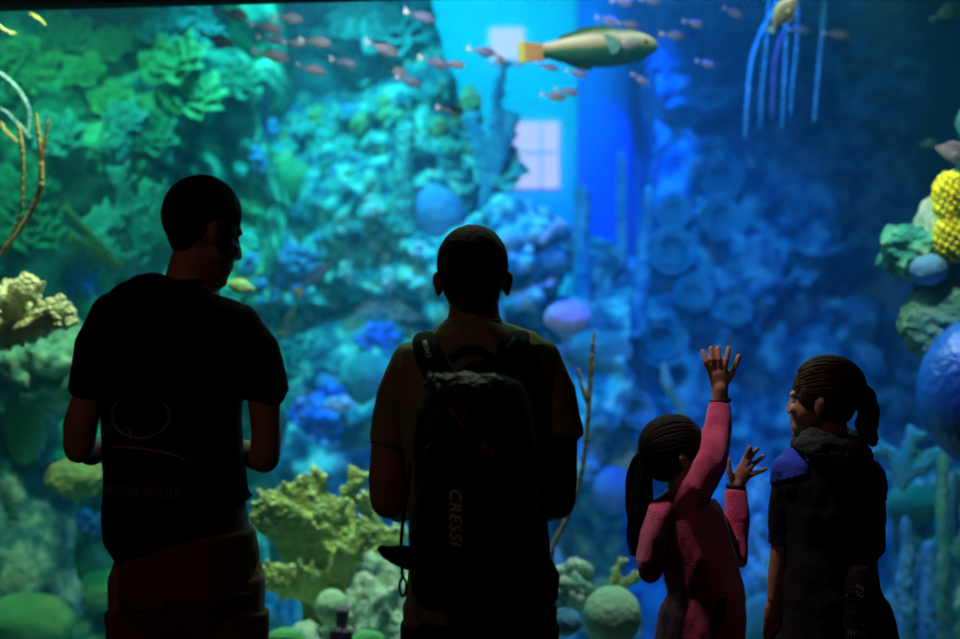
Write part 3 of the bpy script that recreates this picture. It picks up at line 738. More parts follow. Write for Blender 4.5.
# random crust corals on the back reef, all alike
m_crust = mat('green_crust_coral', (0.06, 0.38, 0.25), (0.30, 0.75, 0.5), scale=12, bump=1, bscale=40)
m_crust_y = mat('yellow_crust_coral', (0.30, 0.50, 0.15), (0.60, 0.72, 0.3), scale=12, bump=1, bscale=40)
protos = [knobs_me((0, 0, 0), 0.1, 100 + i, 26, 0.36, 0.009) for i in range(4)]
rnd = random.Random(11)
zones = [((235, 95, 350, 175), 34, (m_crust, m_leaf_t, m_ball_b, m_crust_y), 'small crust coral among the many under the round turquoise boulder', 'crust corals under the turquoise boulder'),
         ((345, 90, 480, 150), 30, (m_crust, m_crust_y, m_leaf_t), 'small speckled crust coral on the teal rock under the fish school', 'crust corals on the teal rock'),
         ((330, 200, 470, 300), 34, (m_crust, m_leaf_t, m_white), 'small crust coral on the shelf left of the backpacker\'s head', 'crust corals on the middle shelf'),
         ((60, 130, 165, 170), 14, (m_crust, m_leaf_t), 'small crust coral on the green reef above the elkhorn', 'crust corals on the left reef'),
         ((245, 230, 330, 300), 20, (m_ball_b, m_leaf_t), 'small bluish crust coral right of the man in black\'s face', 'crust corals beside the face'),
         ((490, 330, 600, 470), 16, (m_ball_b, m_ball_t), 'small dim blue crust coral behind the backpacker\'s right shoulder', 'crust corals behind the right shoulder')]
for (x0, y0, x1, y1), n, ms, lab, grp in zones:
    for k in range(n):
        px, py = rnd.uniform(x0, x1), rnd.uniform(y0, y1)
        p, nn, y = hit(px, py, 0.0)
        if y > 9.9: continue
        mi = rnd.randrange(len(ms))
        key = (rnd.randrange(4), ms[mi].name)
        if key not in MATS:
            me = protos[key[0]].copy(); me.name = 'crust_coral'; me.materials.clear(); me.materials.append(ms[mi])
            me.polygons.foreach_set('use_smooth', [True] * len(me.polygons)); MATS[key] = me
        o = bpy.data.objects.new('crust_coral', MATS[key]); col.objects.link(o)
        o.location = p; s = rnd.uniform(0.25, 0.75); o.scale = (s, s * .8, s * rnd.uniform(.6, 1.5))
        o.rotation_euler = (rnd.uniform(-.5, .5), rnd.uniform(-.5, .5), rnd.uniform(0, 6))
        tag(o, lab, 'coral', grp)
for me in protos: bpy.data.meshes.remove(me)


# ------------------------------------------------------------------ people
def T(bm, D, pts, rad, n=16):
    """limb through (px, py, dd) points with half widths in pixels"""
    P3 = [P(p[0], p[1], D + (p[2] if len(p) > 2 else 0)) for p in pts]
    R_ = [(r * D / F if isinstance(r, (int, float)) else (r[0] * D / F, r[1])) for r in rad]
    return limb(bm, P3, R_, n)
def rings(bm, D, rs, grow=0.0, dd=0.0, n=28):
    tube(bm, [P(a, b, D + dd) for a, b, c, d in rs], [(c * D / F + grow, d + grow) for a, b, c, d in rs], n)
    return bm
def head_geo(bm, c, yaw, pitch, s, roll=0.0, dl=1.0, nl=1.0):
    """skull, jaw, nose, lips, brow, ears; faces +y before turning"""
    R_ = (Matrix.Rotation(-yaw, 3, 'Z') @ Matrix.Rotation(-pitch, 3, 'X') @ Matrix.Rotation(roll, 3, 'Y'))
    c = V(c)
    def q(p): return c + R_ @ V((p[0] * s, p[1] * s * dl, p[2] * s))
    def e(p, r, rot=None): ell(bm, q(p), (r[0] * s, r[1] * s * dl, r[2] * s), (R_ @ rot) if rot else R_, 3)
    e((0, -0.012, 0.026), (0.075, 0.094, 0.088))
    e((0, 0.030, -0.030), (0.062, 0.060, 0.062))
    e((0, 0.045, -0.070), (0.046, 0.044, 0.040))
    e((0, 0.070, -0.096), (0.022, 0.018, 0.016))         # chin
    e((0, 0.074, 0.018), (0.046, 0.014, 0.010))          # brow
    for x in (-1, 1):
        e((x * 0.034, 0.070, -0.024), (0.018, 0.016, 0.016))   # cheeks
        e((x * 0.078, -0.006, -0.012), (0.0085, 0.017, 0.030), Matrix.Rotation(x * 0.35, 3, 'Z') @ Matrix.Rotation(0.2, 3, 'X'))
        e((x * 0.084, -0.013, -0.003), (0.0065, 0.011, 0.016), Matrix.Rotation(x * 0.5, 3, 'Z'))
    tube(bm, [q((0, 0.080, 0.014)), q((0, 0.080 + 0.014 * nl, -0.012)), q((0, 0.080 + 0.021 * nl, -0.030)), q((0, 0.084, -0.040))],
         [0.006 * s, 0.008 * s, 0.011 * s, 0.006 * s], 10)
    for x in (-1, 1): e((x * 0.010, 0.082 + 0.010 * nl, -0.032), (0.008, 0.008, 0.007))
    e((0, 0.084, -0.056), (0.022, 0.010, 0.005)); e((0, 0.082, -0.065), (0.019, 0.010, 0.006))
    return q, R_
m_eye = mat('eye_white', (0.7, 0.7, 0.68), rough=0.2)
m_iris = mat('dark_iris', (0.03, 0.02, 0.015), rough=0.15)
def eyes(q, R_, s, parent):
    for x in (-1, 1):
        e = link('eye', ell(nb(), q((x * 0.031, 0.0660, -0.001)), 0.0110 * s, sub=3), m_eye, parent)
        link('iris', ell(nb(), q((x * 0.031, 0.0755, -0.001)), (0.0055 * s, 0.0028 * s, 0.0055 * s), R_, 2), m_iris, e)
def auto_hand(bm, wrist, d, palm_n, s=1.0, side=1, curl=0.5):
    """relaxed hand: palm, four unequal bent fingers, thumb from the side of the palm"""
    d = V(d).normalized(); n = V(palm_n).normalized(); x = d.cross(n).normalized() * side
    w0 = V(wrist)
    tube(bm, [w0, w0 + d * .04 * s, w0 + d * .085 * s], [(.026 * s, .018 * s), (.038 * s, .016 * s), (.040 * s, .013 * s)], 14, ref=n)
    for k, (u, L_) in enumerate(((-.030, .066), (-.010, .076), (.010, .072), (.029, .056))):
        p = w0 + d * .084 * s + x * u * s; dr = d.copy(); pts = [p - d * .02 * s, p]
        for seg in (0.42, 0.32, 0.26):
            dr = (Matrix.Rotation(curl * .8, 3, x * side) @ dr).normalized() if True else dr
            p = p + dr * L_ * seg * s; pts.append(p)
        limb(bm, pts, [.0095 * s, .0092 * s, .0085 * s, .008 * s, .007 * s], 10)
    p = w0 + d * .025 * s - x * .030 * s
    limb(bm, [p, p + (d * .6 - x * .8 + n * .2).normalized() * .038 * s, p + (d * .6 - x * .8 + n * .2).normalized() * .038 * s + (d * .9 - x * .3 + n * .4).normalized() * .03 * s],
         [.013 * s, .0105 * s, .008 * s], 10)
def legs(bm, D, hx0, hx1, z_hip, r_th, r_kn, r_ca, r_an):
    """two legs down to the ankles"""
    for hx in (hx0, hx1):
        x = P(hx, 0, D).x
        limb(bm, [(x, D, z_hip), (x, D - .01, z_hip * .74), (x * 1.0, D - .005, z_hip * .52), (x, D + .005, z_hip * .38), (x, D + .01, .10), (x, D, .05)],
             [r_th, r_th * .92, r_kn, r_ca, r_an, r_an], 16)
        limb(bm, [(x, D - .02, .04), (x, D + .14, .03)], [.035, .028], 12)
def leg_tubes(bm, D, hx0, hx1, z0, z1, r0, r1):
    for hx in (hx0, hx1):
        x = P(hx, 0, D).x
        tube(bm, [(x, D, z0), (x, D - .01, (z0 + z1) / 2), (x, D - .005, z1)], [r0, (r0 + r1) / 2, r1], 20)
def shoes(D, hx0, hx1, m, parent, s=1.0):
    for hx in (hx0, hx1):
        x = P(hx, 0, D).x; bm = nb()
        tube(bm, [(x, D - .09 * s, .035), (x, D - .03 * s, .05), (x, D + .06 * s, .045), (x, D + .15 * s, .03), (x, D + .18 * s, .025)],
             [(.034, .036 * s), (.05, .042 * s), (.045, .047 * s), (.028, .045 * s), (.022, .02 * s)], 16, ref=(1, 0, 0))
        sole = box(nb(), (x, D + .045 * s, .012), (.086 * s, .27 * s, .024))
        bmesh.ops.bevel(sole, geom=sole.edges[:], offset=.008, segments=2, affect='EDGES')
        o = link('shoe', fuse(bm, .006, 2), m, parent)
        link('sole', sole, mat('rubber_sole', (.05, .05, .05)), o, smooth=False)
def surf_of(o):
    bm = nb(); bm.from_mesh(o.data); bm.transform(Matrix.Translation(W[o])); t = BVHTree.FromBMesh(bm); bm.free(); return t
def drape(bm_or_me, tree, off=0.0015):
    """lay flat print onto the cloth along +y"""
    vs = bm_or_me.verts if isinstance(bm_or_me, bmesh.types.BMesh) else bm_or_me.vertices
    for v in vs:
        h = tree.ray_cast(V((v.co.x, 0.5, v.co.z)), V((0, 1, 0)), 10)
        if h[0] is not None: v.co.y = h[0].y - off + (v.co.y if abs(v.co.y) < .05 else 0)
def lettering(text, px, py, D, h_px, rot, tree, m, parent, name='lettering', shear=0.0, off=.002, spacing=1.0):
    cu = bpy.data.curves.new('t', 'FONT'); cu.body = text; cu.size = h_px * D / F * 1.4; cu.align_x = 'CENTER'; cu.align_y = 'CENTER'
    cu.shear = shear; cu.space_character = spacing; cu.resolution_u = 3
    o = bpy.data.objects.new('t', cu); col.objects.link(o)
    dg = bpy.context.evaluated_depsgraph_get(); dg.update()
    me = bpy.data.meshes.new_from_object(o.evaluated_get(dg)); bpy.data.objects.remove(o)
    c = P(px, py, D)
    me.transform(Matrix.Translation((c.x, 0, c.z)) @ Matrix.Rotation(rot, 4, 'Y') @ Matrix.Rotation(PI / 2, 4, 'X'))
    bm = nb(); bm.from_mesh(me); bpy.data.meshes.remove(me)
    bmesh.ops.triangulate(bm, faces=bm.faces[:]); bmesh.ops.subdivide_edges(bm, edges=bm.edges[:], cuts=1)
    for v in bm.verts: v.co.y = 0
    if tree: drape(bm, tree, off)
    else:
        for v in bm.verts: v.co.y = D
    return link(name, bm, m, parent, smooth=False)
def patch(src, test, off, m, name, parent, thick=0.002):
    """a panel of cloth lying on another garment"""
    bm = nb(); bm.from_mesh(src.data); bm.transform(Matrix.Translation(W[src])); bm.normal_update()
    dele = [f for f in bm.faces if not test(*px_of(f.calc_center_median()), f.calc_center_median())]
    bmesh.ops.delete(bm, geom=dele, context='FACES'); bm.normal_update()
    for v in bm.verts: v.co += v.normal * off
    g = bmesh.ops.extrude_face_region(bm, geom=bm.faces[:]); bm.normal_update()
    for v in [x for x in g['geom'] if isinstance(x, bmesh.types.BMVert)]: v.co += v.normal * thick
    bmesh.ops.recalc_face_normals(bm, faces=bm.faces[:])
    return link(name, bm, m, parent)
def px_of(c): return (480 + c.x / c.y * F, 319.5 - (c.z - CAMZ) / c.y * F)

m_skin = mat('tanned_skin', (0.36, 0.20, 0.13), (0.44, 0.25, 0.17), scale=18, rough=0.55, bump=0.15, bscale=160)
m_skin2 = mat('brown_skin', (0.30, 0.15, 0.09), (0.36, 0.19, 0.12), scale=18, rough=0.55, bump=0.15, bscale=160)
m_skin3 = mat('warm_skin', (0.50, 0.28, 0.18), (0.56, 0.33, 0.22), scale=18, rough=0.5)
m_hair_b = mat('black_hair', (0.008, 0.007, 0.007), (0.02, 0.016, 0.014), scale=60, rough=0.7, bump=0.25, bscale=200, spec=0.12)
m_hair_br = mat('brown_hair', (0.05, 0.028, 0.012), (0.10, 0.06, 0.025), scale=50, rough=0.65, bump=0.25, bscale=200, spec=0.15)
m_tee = mat('black_cotton', (0.008, 0.008, 0.010), (0.014, 0.014, 0.017), scale=12, rough=1, bump=0.3, bscale=300, spec=0.1)
m_khaki = mat('khaki_twill', (0.16, 0.10, 0.045), (0.21, 0.135, 0.06), scale=14, rough=0.95, bump=0.4, bscale=260, spec=0.1)
m_olive = mat('olive_cotton', (0.22, 0.25, 0.10), (0.27, 0.30, 0.13), scale=12, rough=0.95, bump=0.3, bscale=280, spec=0.1)
m_seam = mat('olive_seam', (0.20, 0.22, 0.10), rough=0.9)
m_jeans = mat('black_denim', (0.010, 0.010, 0.014), (0.018, 0.018, 0.022), scale=30, rough=1, bump=0.4, bscale=300)
m_pinkc = mat('pink_fleece', (0.70, 0.10, 0.24), (0.80, 0.15, 0.30), scale=14, rough=1, bump=0.5, bscale=260, sheen=0.4, spec=0.1)
m_print = mat('grey_print', (0.60, 0.48, 0.42), rough=0.7)
m_print_d = mat('faded_print', (0.26, 0.22, 0.20), rough=0.8)
m_shoe = mat('dark_shoe', (0.02, 0.02, 0.022), rough=0.7)
m_band = mat('black_cuff', (0.006, 0.006, 0.007), rough=0.8)

# ---- man in the black T-shirt
D = 2.85
bx = P(188, 0, D).x
man = empty('person', (bx, D, 0), 'man in a black T-shirt and khaki shorts looking down to the right, at the left', 'person')
bm = nb()
q, R_ = head_geo(bm, P(205, 232, D), math.radians(58), math.radians(16), .965, 0, .90)
T(bm, D, [(190, 292), (193, 270), (200, 250)], [29, 25, 25])
rings(bm, D, [(178, 286, 30, .06), (178, 298, 46, .07), (178, 314, 64, .085), (177, 340, 70, .10), (175, 400, 64, .11), (175, 450, 62, .11), (180, 520, 68, .12), (186, 570, 68, .12), (187, 600, 60, .11)])
T(bm, D, [(108, 316), (96, 345), (90, 390), (80.5, 425), (79, 447)], [14, 14, 15, 17.5, 16])
T(bm, D, [(79, 448), (90, 452, .07), (113, 446, .22)], [16, 14.5, 10.5])
T(bm, D, [(244, 324), (257, 350), (263, 390), (266, 430), (265, 458)], [13, 15, 17, 15, 15.5])
T(bm, D, [(265, 458), (254, 456, .07), (232, 446, .22)], [15.5, 14, 10.5])
auto_hand(bm, P(113, 446, D + .22), (.5, .85, .05), (.3, 0, -1), 1, 1)
auto_hand(bm, P(232, 446, D + .22), (-.5, .85, .05), (-.3, 0, -1), 1, -1)
legs(bm, D, 148, 226, .95, .085, .055, .052, .036)
body = link('body', fuse(bm, .0055, 3), m_skin, man)
eyes(q, R_, .965, man)
bm = nb()
ell(bm, q((0, -0.020, 0.034)), (.077, .086, .086), R_, 4)
ell(bm, q((0, -0.044, -0.010)), (.054, .038, .052), R_, 3)
for x in (-1, 1): ell(bm, q((x * .070, .026, .006)), (.009, .012, .024), R_, 3)
link('hair', fuse(bm, .005, 3, (.0015, 90)), m_hair_b, man)
bm = nb()
rings(bm, D, [(182, 281, 29, .068), (180, 287, 40, .085), (178, 295, 60, .10), (178, 308, 78, .118), (177, 335, 81, .132), (175, 365, 75, .135), (172, 400, 68.5, .135), (173, 450, 70.5, .14), (176, 500, 73, .145), (180, 518, 77.5, .145), (185, 530, 74, .14), (188, 535, 66, .13)])
T(bm, D, [(112, 313), (97, 345), (88, 388)], [19, 20, 17.5]); T(bm, D, [(241, 322), (258, 348), (266, 388)], [20, 23, 23.5])
tube(bm, [P(96, 345, D), P(87.5, 394, D)], [19 * D / F, 18.5 * D / F], 24); tube(bm, [P(258, 348, D), P(266.5, 395, D)], [22 * D / F, 24 * D / F], 24)
sh = link('t_shirt', fuse(bm, .006, 3, (.010, 7, (1, 1, .45), 2)), m_tee, man)
col_ = tube(nb(), [P(183 + 27 * math.cos(a), 281.5, D + .062 * math.sin(a)) for a in [k * 2 * PI / 28 for k in range(29)]], [.005] * 29, 8)
link('collar', col_, m_tee, sh)
tr = surf_of(sh)
def ring_print(cx, cy, rx, ry, a0, a1, m, r=0.0011, D=2.72):
    pts = [P(cx + rx * math.cos(a), cy - ry * math.sin(a), D) for a in [a0 + (a1 - a0) * k / 50 for k in range(51)]]
    pts = [V((p.x, 0, p.z)) for p in pts]
    for p in pts:
        h = tr.ray_cast(V((p.x, .5, p.z)), V((0, 1, 0)), 10); p.y = (h[0].y if h[0] else D) - .0008
    return pts
link('print', tube(nb(), ring_print(139, 416, 31, 22, math.radians(140), math.radians(395), m_print), .0015, 6), m_print, sh)
pts = [P(x, y, 2.73) for x, y in ((130, 428), (131, 434), (131, 438))]
for p in pts:
    h = tr.ray_cast(V((p.x, .5, p.z)), V((0, 1, 0)), 10); p.y = h[0].y - .0008
link('print', tube(nb(), pts, .0015, 6), m_print, sh)
pts = [P(x, y, 2.73) for x, y in ((109, 448), (118, 447), (135, 447.5), (155, 449.5), (172, 453), (183, 457), (188, 462))]
for p in pts:
    h = tr.ray_cast(V((p.x, .5, p.z)), V((0, 1, 0)), 10); p.y = (h[0].y if h[0] else 2.75) - .0008
link('print', tube(nb(), spline(pts, 5), .0015, 6), m_print, sh)
lettering('BDIEAE SNOUL', 143, 492, 2.72, 9, 0, tr, m_print_d, sh)
for x, y in ((133, 503), (143, 501), (138, 508), (146, 508), (133, 514), (144, 514)):
    lettering('+', x, y, 2.72, 5, .5, tr, m_print_d, sh, 'print')
bm = nb()
rings(bm, D, [(187, 530, 68, .13), (188, 560, 72, .135), (189, 590, 73, .14), (189, 615, 70, .12), (189, 632, 60, .10)])
leg_tubes(bm, D, 150, 227, .88, .50, .092, .086)
so = link('shorts', fuse(bm, .006, 3, (.008, 9, (1, 1, .5), 5)), m_khaki, man)
ts = surf_of(so)
def pocket(x0, x1, y0, y1):
    bm = nb(); n = 8; D_ = 2.72; g = []
    for j in range(n + 1):
        row = []
        for i in range(n + 1):
            p = P(x0 + (x1 - x0) * i / n, y0 + (y1 - y0) * j / n, D_)
            h = ts.ray_cast(V((p.x, .5, p.z)), V((0, 1, 0)), 10); row.append(bm.verts.new((p.x, (h[0].y if h[0] else D) - .004, p.z)))
        g.append(row)
    for j in range(n):
        for i in range(n): bm.faces.new((g[j][i], g[j][i + 1], g[j + 1][i + 1], g[j + 1][i]))
    ex = bmesh.ops.extrude_face_region(bm, geom=bm.faces[:])
    for v in [x for x in ex['geom'] if isinstance(x, bmesh.types.BMVert)]: v.co.y -= .003
    bmesh.ops.recalc_face_normals(bm, faces=bm.faces[:])
    return bm
link('pocket_flap', pocket(126, 168, 598, 612), m_khaki, so)
link('pocket_flap', pocket(206, 248, 598, 612), m_khaki, so)
shoes(D, 148, 226, m_shoe, man)

# ---- man with the backpack
D = 3.0
man2 = empty('person', (P(478, 0, D).x, D, 0), 'man with short dark hair and olive T-shirt wearing a backpack', 'person')
bm = nb()
q, R_ = head_geo(bm, P(473, 279, D), math.radians(2), math.radians(4), 1.0)
T(bm, D, [(474, 332), (474, 312), (474, 292)], [30, 25.5, 24])
rings(bm, D, [(474, 322, 30, .06), (475, 338, 48, .07), (475, 352, 64, .085), (476, 380, 70, .10), (476, 450, 64, .11), (477, 500, 62, .11), (479, 570, 66, .12), (480, 620, 64, .12), (480, 645, 56, .11)])
T(bm, D, [(404, 360), (395, 395), (388, 440), (388, 480), (389, 500)], [12, 15, 16.5, 20, 19.5])
T(bm, D, [(389, 500), (400, 508, .08), (424, 502, .24)], [18, 15, 11])
T(bm, D, [(546, 358), (556, 395), (562, 440), (559, 480), (558, 502)], [12, 14, 15.5, 18.5, 18])
T(bm, D, [(558, 502), (546, 508, .08), (524, 502, .24)], [17, 15, 11])
auto_hand(bm, P(424, 502, D + .24), (.5, .8, .1), (.3, 0, -1), 1, 1)
auto_hand(bm, P(524, 502, D + .24), (-.5, .8, .1), (-.3, 0, -1), 1, -1)
legs(bm, D, 440, 520, .86, .085, .055, .052, .036)
link('body', fuse(bm, .0055, 3), m_skin2, man2)
eyes(q, R_, 1.0, man2)
bm = nb()
ell(bm, q((0, -0.022, 0.034)), (.080, .094, .086), R_, 4)
ell(bm, q((0, -0.058, -0.020)), (.066, .050, .058), R_, 3)
for x in (-1, 1): ell(bm, q((x * .070, .026, .006)), (.009, .012, .024), R_, 3)
link('hair', fuse(bm, .005, 3, (.0015, 90)), m_hair_b, man2)
bm = nb()
rings(bm, D, [(474, 321, 30, .07), (474, 327, 42, .085), (475, 334, 60, .10), (475, 345, 76, .118), (476, 370, 82, .13), (476, 410, 76, .135), (476, 450, 71, .135), (477, 500, 69, .14), (478, 560, 71, .145), (480, 600, 74, .15), (480, 614, 72, .145)])
T(bm, D, [(409, 356), (397, 395), (389, 430)], [17, 21, 19]); T(bm, D, [(543, 354), (557, 392), (564, 428)], [17, 20, 18])
tube(bm, [P(397, 395, D), P(387.5, 443, D)], [20 * D / F, 19.5 * D / F], 24); tube(bm, [P(557, 392, D), P(565.5, 438, D)], [19 * D / F, 18.5 * D / F], 24)
sh2 = link('t_shirt', fuse(bm, .006, 3, (.010, 7, (1, 1, .45), 9)), m_olive, man2)
for (cx, cy, r) in ((388, 438, 18.6), (564.5, 433, 17.8)):
    n = V((-.22 if cx < 470 else .15, 0, 1)).normalized(); c = P(cx, cy, D); a_ = n.cross(V((0, 1, 0))).normalized(); b_ = V((0, 1, 0))
    link('hem', tube(nb(), [c + (a_ * math.cos(t) + b_ * math.sin(t)) * r * D / F for t in [k * 2 * PI / 32 for k in range(33)]], .0025, 6), m_seam, sh2)
link('collar', tube(nb(), [P(474 + 27.5 * math.cos(a), 321.5, D + .064 * math.sin(a)) for a in [k * 2 * PI / 28 for k in range(29)]], [.006] * 29, 8), m_olive, sh2)
bm = nb()
rings(bm, D, [(480, 600, 68, .125), (480, 630, 71, .13), (480, 655, 66, .12)])
leg_tubes(bm, D, 440, 520, .82, .07, .09, .062)
link('trousers', fuse(bm, .008, 3, (.006, 9, (1, 1, .5), 5)), m_jeans, man2)
shoes(D, 440, 520, m_shoe, man2)

# ---- backpack
m_pack = mat('black_nylon', (0.010, 0.011, 0.013), (0.018, 0.020, 0.022), scale=20, rough=0.9, bump=0.4, bscale=200, spec=0.05)
m_pack_w = mat('worn_black_nylon', (0.015, 0.022, 0.024), (0.035, 0.05, 0.05), scale=30, rough=0.45, bump=1, bscale=40)
m_red = mat('red_print', (0.55, 0.04, 0.03), rough=0.5)
m_white_p = mat('pale_print', (0.9, 0.92, 0.92), rough=0.5)
m_logo = mat('grey_logo', (0.75, 0.78, 0.85), rough=0.5)
D = 2.76
bp = empty('backpack', P(477, 606, D), 'large black backpack on the back of the olive-shirted man', 'backpack')
bp['label'] = 'large black backpack with vertical grey lettering on the back of the olive-shirted man'
bm = nb()
rings(bm, D, [(474, 374, 30, .05), (474, 384, 46, .085), (475, 410, 57, .11), (476, 455, 61, .12), (477, 500, 64, .125), (477, 550, 67, .125), (478, 588, 68, .115), (478, 604, 60, .08)], dd=-.04)
mc = link('main_compartment', fuse(bm, .006, 4, (.008, 11, (1, 1, .6), 3)), m_pack, bp)
bm = nb(); ell(bm, P(465, 388, D - .10), (40 * D / F, .055, 15 * D / F), None, 4)
link('top_pocket', fuse(bm, .0035, 2, (.012, 28, (1, 1, 2.0), 4)), m_pack_w, bp)
bm = nb(); rings(bm, D, [(461, 404, 14, .02), (461, 410, 28, .04), (461, 430, 34, .055), (462, 460, 36, .055), (463, 474, 30, .03)], dd=-.135)
fp = link('front_pocket', fuse(bm, .004, 3, (.006, 20, (1, 1, 1), 8)), m_pack, bp)
link('zipper', tube(nb(), spline([P(x, y, D - .165) for x, y in ((424, 436), (430, 420), (444, 407), (462, 402), (480, 405), (492, 416), (497, 432))], 5), .0028, 6), m_pack_w, fp)
link('piping', tube(nb(), spline([P(x, y, D - .175) for x, y in ((424, 452), (434, 441), (448, 436), (455, 448), (470, 452), (484, 451))], 5), .0022, 6), m_pack_w, fp)
tfp = surf_of(fp)
for pp in (((450, 410), (461, 423), (466, 409)), ((461, 423), (462, 428)), ((480, 444), (486, 453), (484, 440)), ((490, 449), (492, 462), (494, 447))):
    pts = [P(x, y, D - .17) for x, y in pp]
    for p in pts:
        h = tfp.ray_cast(V((p.x, .5, p.z)), V((0, 1, 0)), 10); p.y = (h[0].y if h[0] else D - .16) - .002
    link('print', tube(nb(), pts, .0022, 6), m_red, fp)
tm = surf_of(mc)
lettering('CRESSI', 455, 516, D - .15, 12, PI / 2, tm, m_logo, mc, shear=.2, spacing=1.15)
strip = box(nb(), P(461, 596, D - .14), (27 * D / F, .004, 2 * D / F)); o = link('reflective_strip', strip, m_logo, bp, smooth=False)
link('piping', tube(nb(), spline([P(x, y, D - .155) for x, y in ((416, 568), (424, 584), (436, 594), (450, 597))], 5), .002, 6), m_pack_w, mc)
# zipper pull, red
bm = tube(nb(), spline([P(x, y, D - .12) for x, y in ((427, 376), (429, 372), (433, 374), (432, 378), (430, 381))], 4), .0022, 6)
link('zipper_pull', bm, m_red, bp)
def strap(pts, w_, name='shoulder_strap', th=.011, m=m_pack, parent=bp):
    s = spline([P(x, y + 2, d) for x, y, d in pts], 6)
    bm = tube(nb(), s, [(th, w_ * 2.9 / F)] * len(s), 16, ref=(1, 0, 0))
    return link(name, bm, m, parent)
ls = strap([(430, 334, 3.01), (427, 335, 2.95), (426, 343, 2.89), (430, 358, 2.86), (440, 376, 2.84), (452, 392, 2.82)], 13.5)
rs = strap([(517, 332, 3.01), (516, 333, 2.95), (513, 341, 2.89), (508, 356, 2.86), (500, 374, 2.84), (492, 390, 2.82)], 13.5)
lettering('CRESSI', 426.5, 349, 2.84, 4.4, -math.radians(110), surf_of(ls), m_white_p, ls, off=.001)
lettering('CRESSI', 511, 343, 2.84, 3.2, -math.radians(52), surf_of(rs), m_white_p, rs, off=.001)
bm = nb()
for k in range(2):
    tube(bm, spline([P(x, y, 2.82) for x, y in ((450, 360), (462, 352), (474, 350), (486, 354), (496, 362))], 5), (.011, .008)[k], 8)
link('carry_handle', bm, m_pack, bp)
fl = fuse(tube(nb(), [P(412, 558, D - .02), P(400, 556, D - .02), P(386, 552, D - .02), P(378, 547, D - .02)], [(13 * D / F, .03), (11 * D / F, .025), (7 * D / F, .016), (3 * D / F, .006)], 16), .004, 2)
link('side_flap', fl, m_pack, bp)
bm = tube(nb(), [P(402, 562, D - .04), P(402, 572, D - .04), P(403, 578, D - .04)], .0035, 8)
tube(bm, [P(403 + 3.4 * math.sin(a), 587 - 9 * math.cos(a), D - .04) for a in [k * 2 * PI / 20 for k in range(21)]], .0028, 8)
link('dangling_cord', bm, m_pack, bp)
link('compression_strap', tube(nb(), spline([P(x, y, D) for x, y in ((535, 462), (540, 486), (543, 512), (547, 535), (548, 565), (544, 584))], 6), [(.004, .0015)] * 31, 8), m_pack_w, bp)
link('compression_strap', tube(nb(), spline([P(x, y, D - .02) for x, y in ((410, 462), (407, 495), (403, 520), (401, 545))], 6), [(.004, .0015)] * 19, 8), m_pack_w, bp)
ell_ = nb(); rings(ell_, D, [(548, 560, 4, .03), (552, 575, 8, .05), (551, 596, 7, .05), (546, 606, 3, .02)])
link('side_pocket', fuse(ell_, .005, 2), m_pack, bp)

# ---- girl in pink
D = 3.45
g1 = empty('person', (P(700, 0, D).x, D, 0), 'girl in a pink top with a black ponytail raising both hands towards the tank', 'person')
bm = nb()
q, R_ = head_geo(bm, P(680, 454, D), math.radians(86), math.radians(-10), .84, nl=.6)
T(bm, D, [(686, 505), (682, 490), (680, 475)], [16, 14, 15])
rings(bm, D, [(686, 500, 24, .05), (688, 515, 31, .065), (694, 545, 32, .075), (702, 590, 34, .08), (702, 640, 40, .09), (702, 665, 38, .085)])
T(bm, D, [(680, 508, -.03), (697, 486, -.06), (709, 463, -.05), (715, 435, 0), (720, 404, .03), (720, 388, .03)], [15, 14, 13, 11, 8.5, 8.2])
hD = D + .03
T(bm, D, [(720, 390, .03), (720, 381, .03), (718, 372, .03)], [(8, .014), (10.5, .013), (10.5, .011)])
for base, mid, tip in (((710.5, 373), (705.8, 362), (703.2, 351.5)), ((714.8, 371), (712, 359), (711, 348)), ((719.2, 371), (718.8, 359), (718, 348)), ((723.5, 373), (726.5, 360), (728.5, 348.5))):
    T(bm, hD, [(720, 380, 0), (*base, 0), (*mid, -.002), (*tip, .008)], [3.4, 3.2, 2.9, 2.6], 10)
T(bm, hD, [(723, 386, 0), (730, 377, .004), (735, 366, .008), (739, 356, .012)], [4.0, 3.6, 3.1, 2.7], 10)
T(bm, D, [(712, 515, .10), (726, 545, .14), (734, 560, .16), (736, 525, .18), (735, 492, .19), (736, 484, .19)], [12, 11, 11, 10.5, 8, 7.6])
hD = D + .19
T(bm, D, [(736, 486, .19), (740, 478, .19), (745, 470, .19)], [(7.5, .013), (9.5, .013), (9, .011)])
for base, mid, tip in (((741, 467), (745.5, 457.5), (750, 447.5)), ((745, 466), (751, 456.5), (757.5, 448.5)), ((748.5, 469), (756, 462), (763.5, 456)), ((750, 475), (758, 472), (765.5, 469))):
    T(bm, hD, [(741, 478, 0), (*base, 0), (*mid, .004), (*tip, -.006)], [3.2, 3.0, 2.7, 2.4], 10)
T(bm, hD, [(736, 484, 0), (731, 478, -.008), (729, 469, -.01), (728.6, 460, -.01)], [3.8, 3.4, 2.9, 2.5], 10)
legs(bm, D, 680, 722, .62, .062, .042, .040, .028)
link('body', fuse(bm, .0034, 1), m_skin3, g1)
eyes(q, R_, .84, g1)
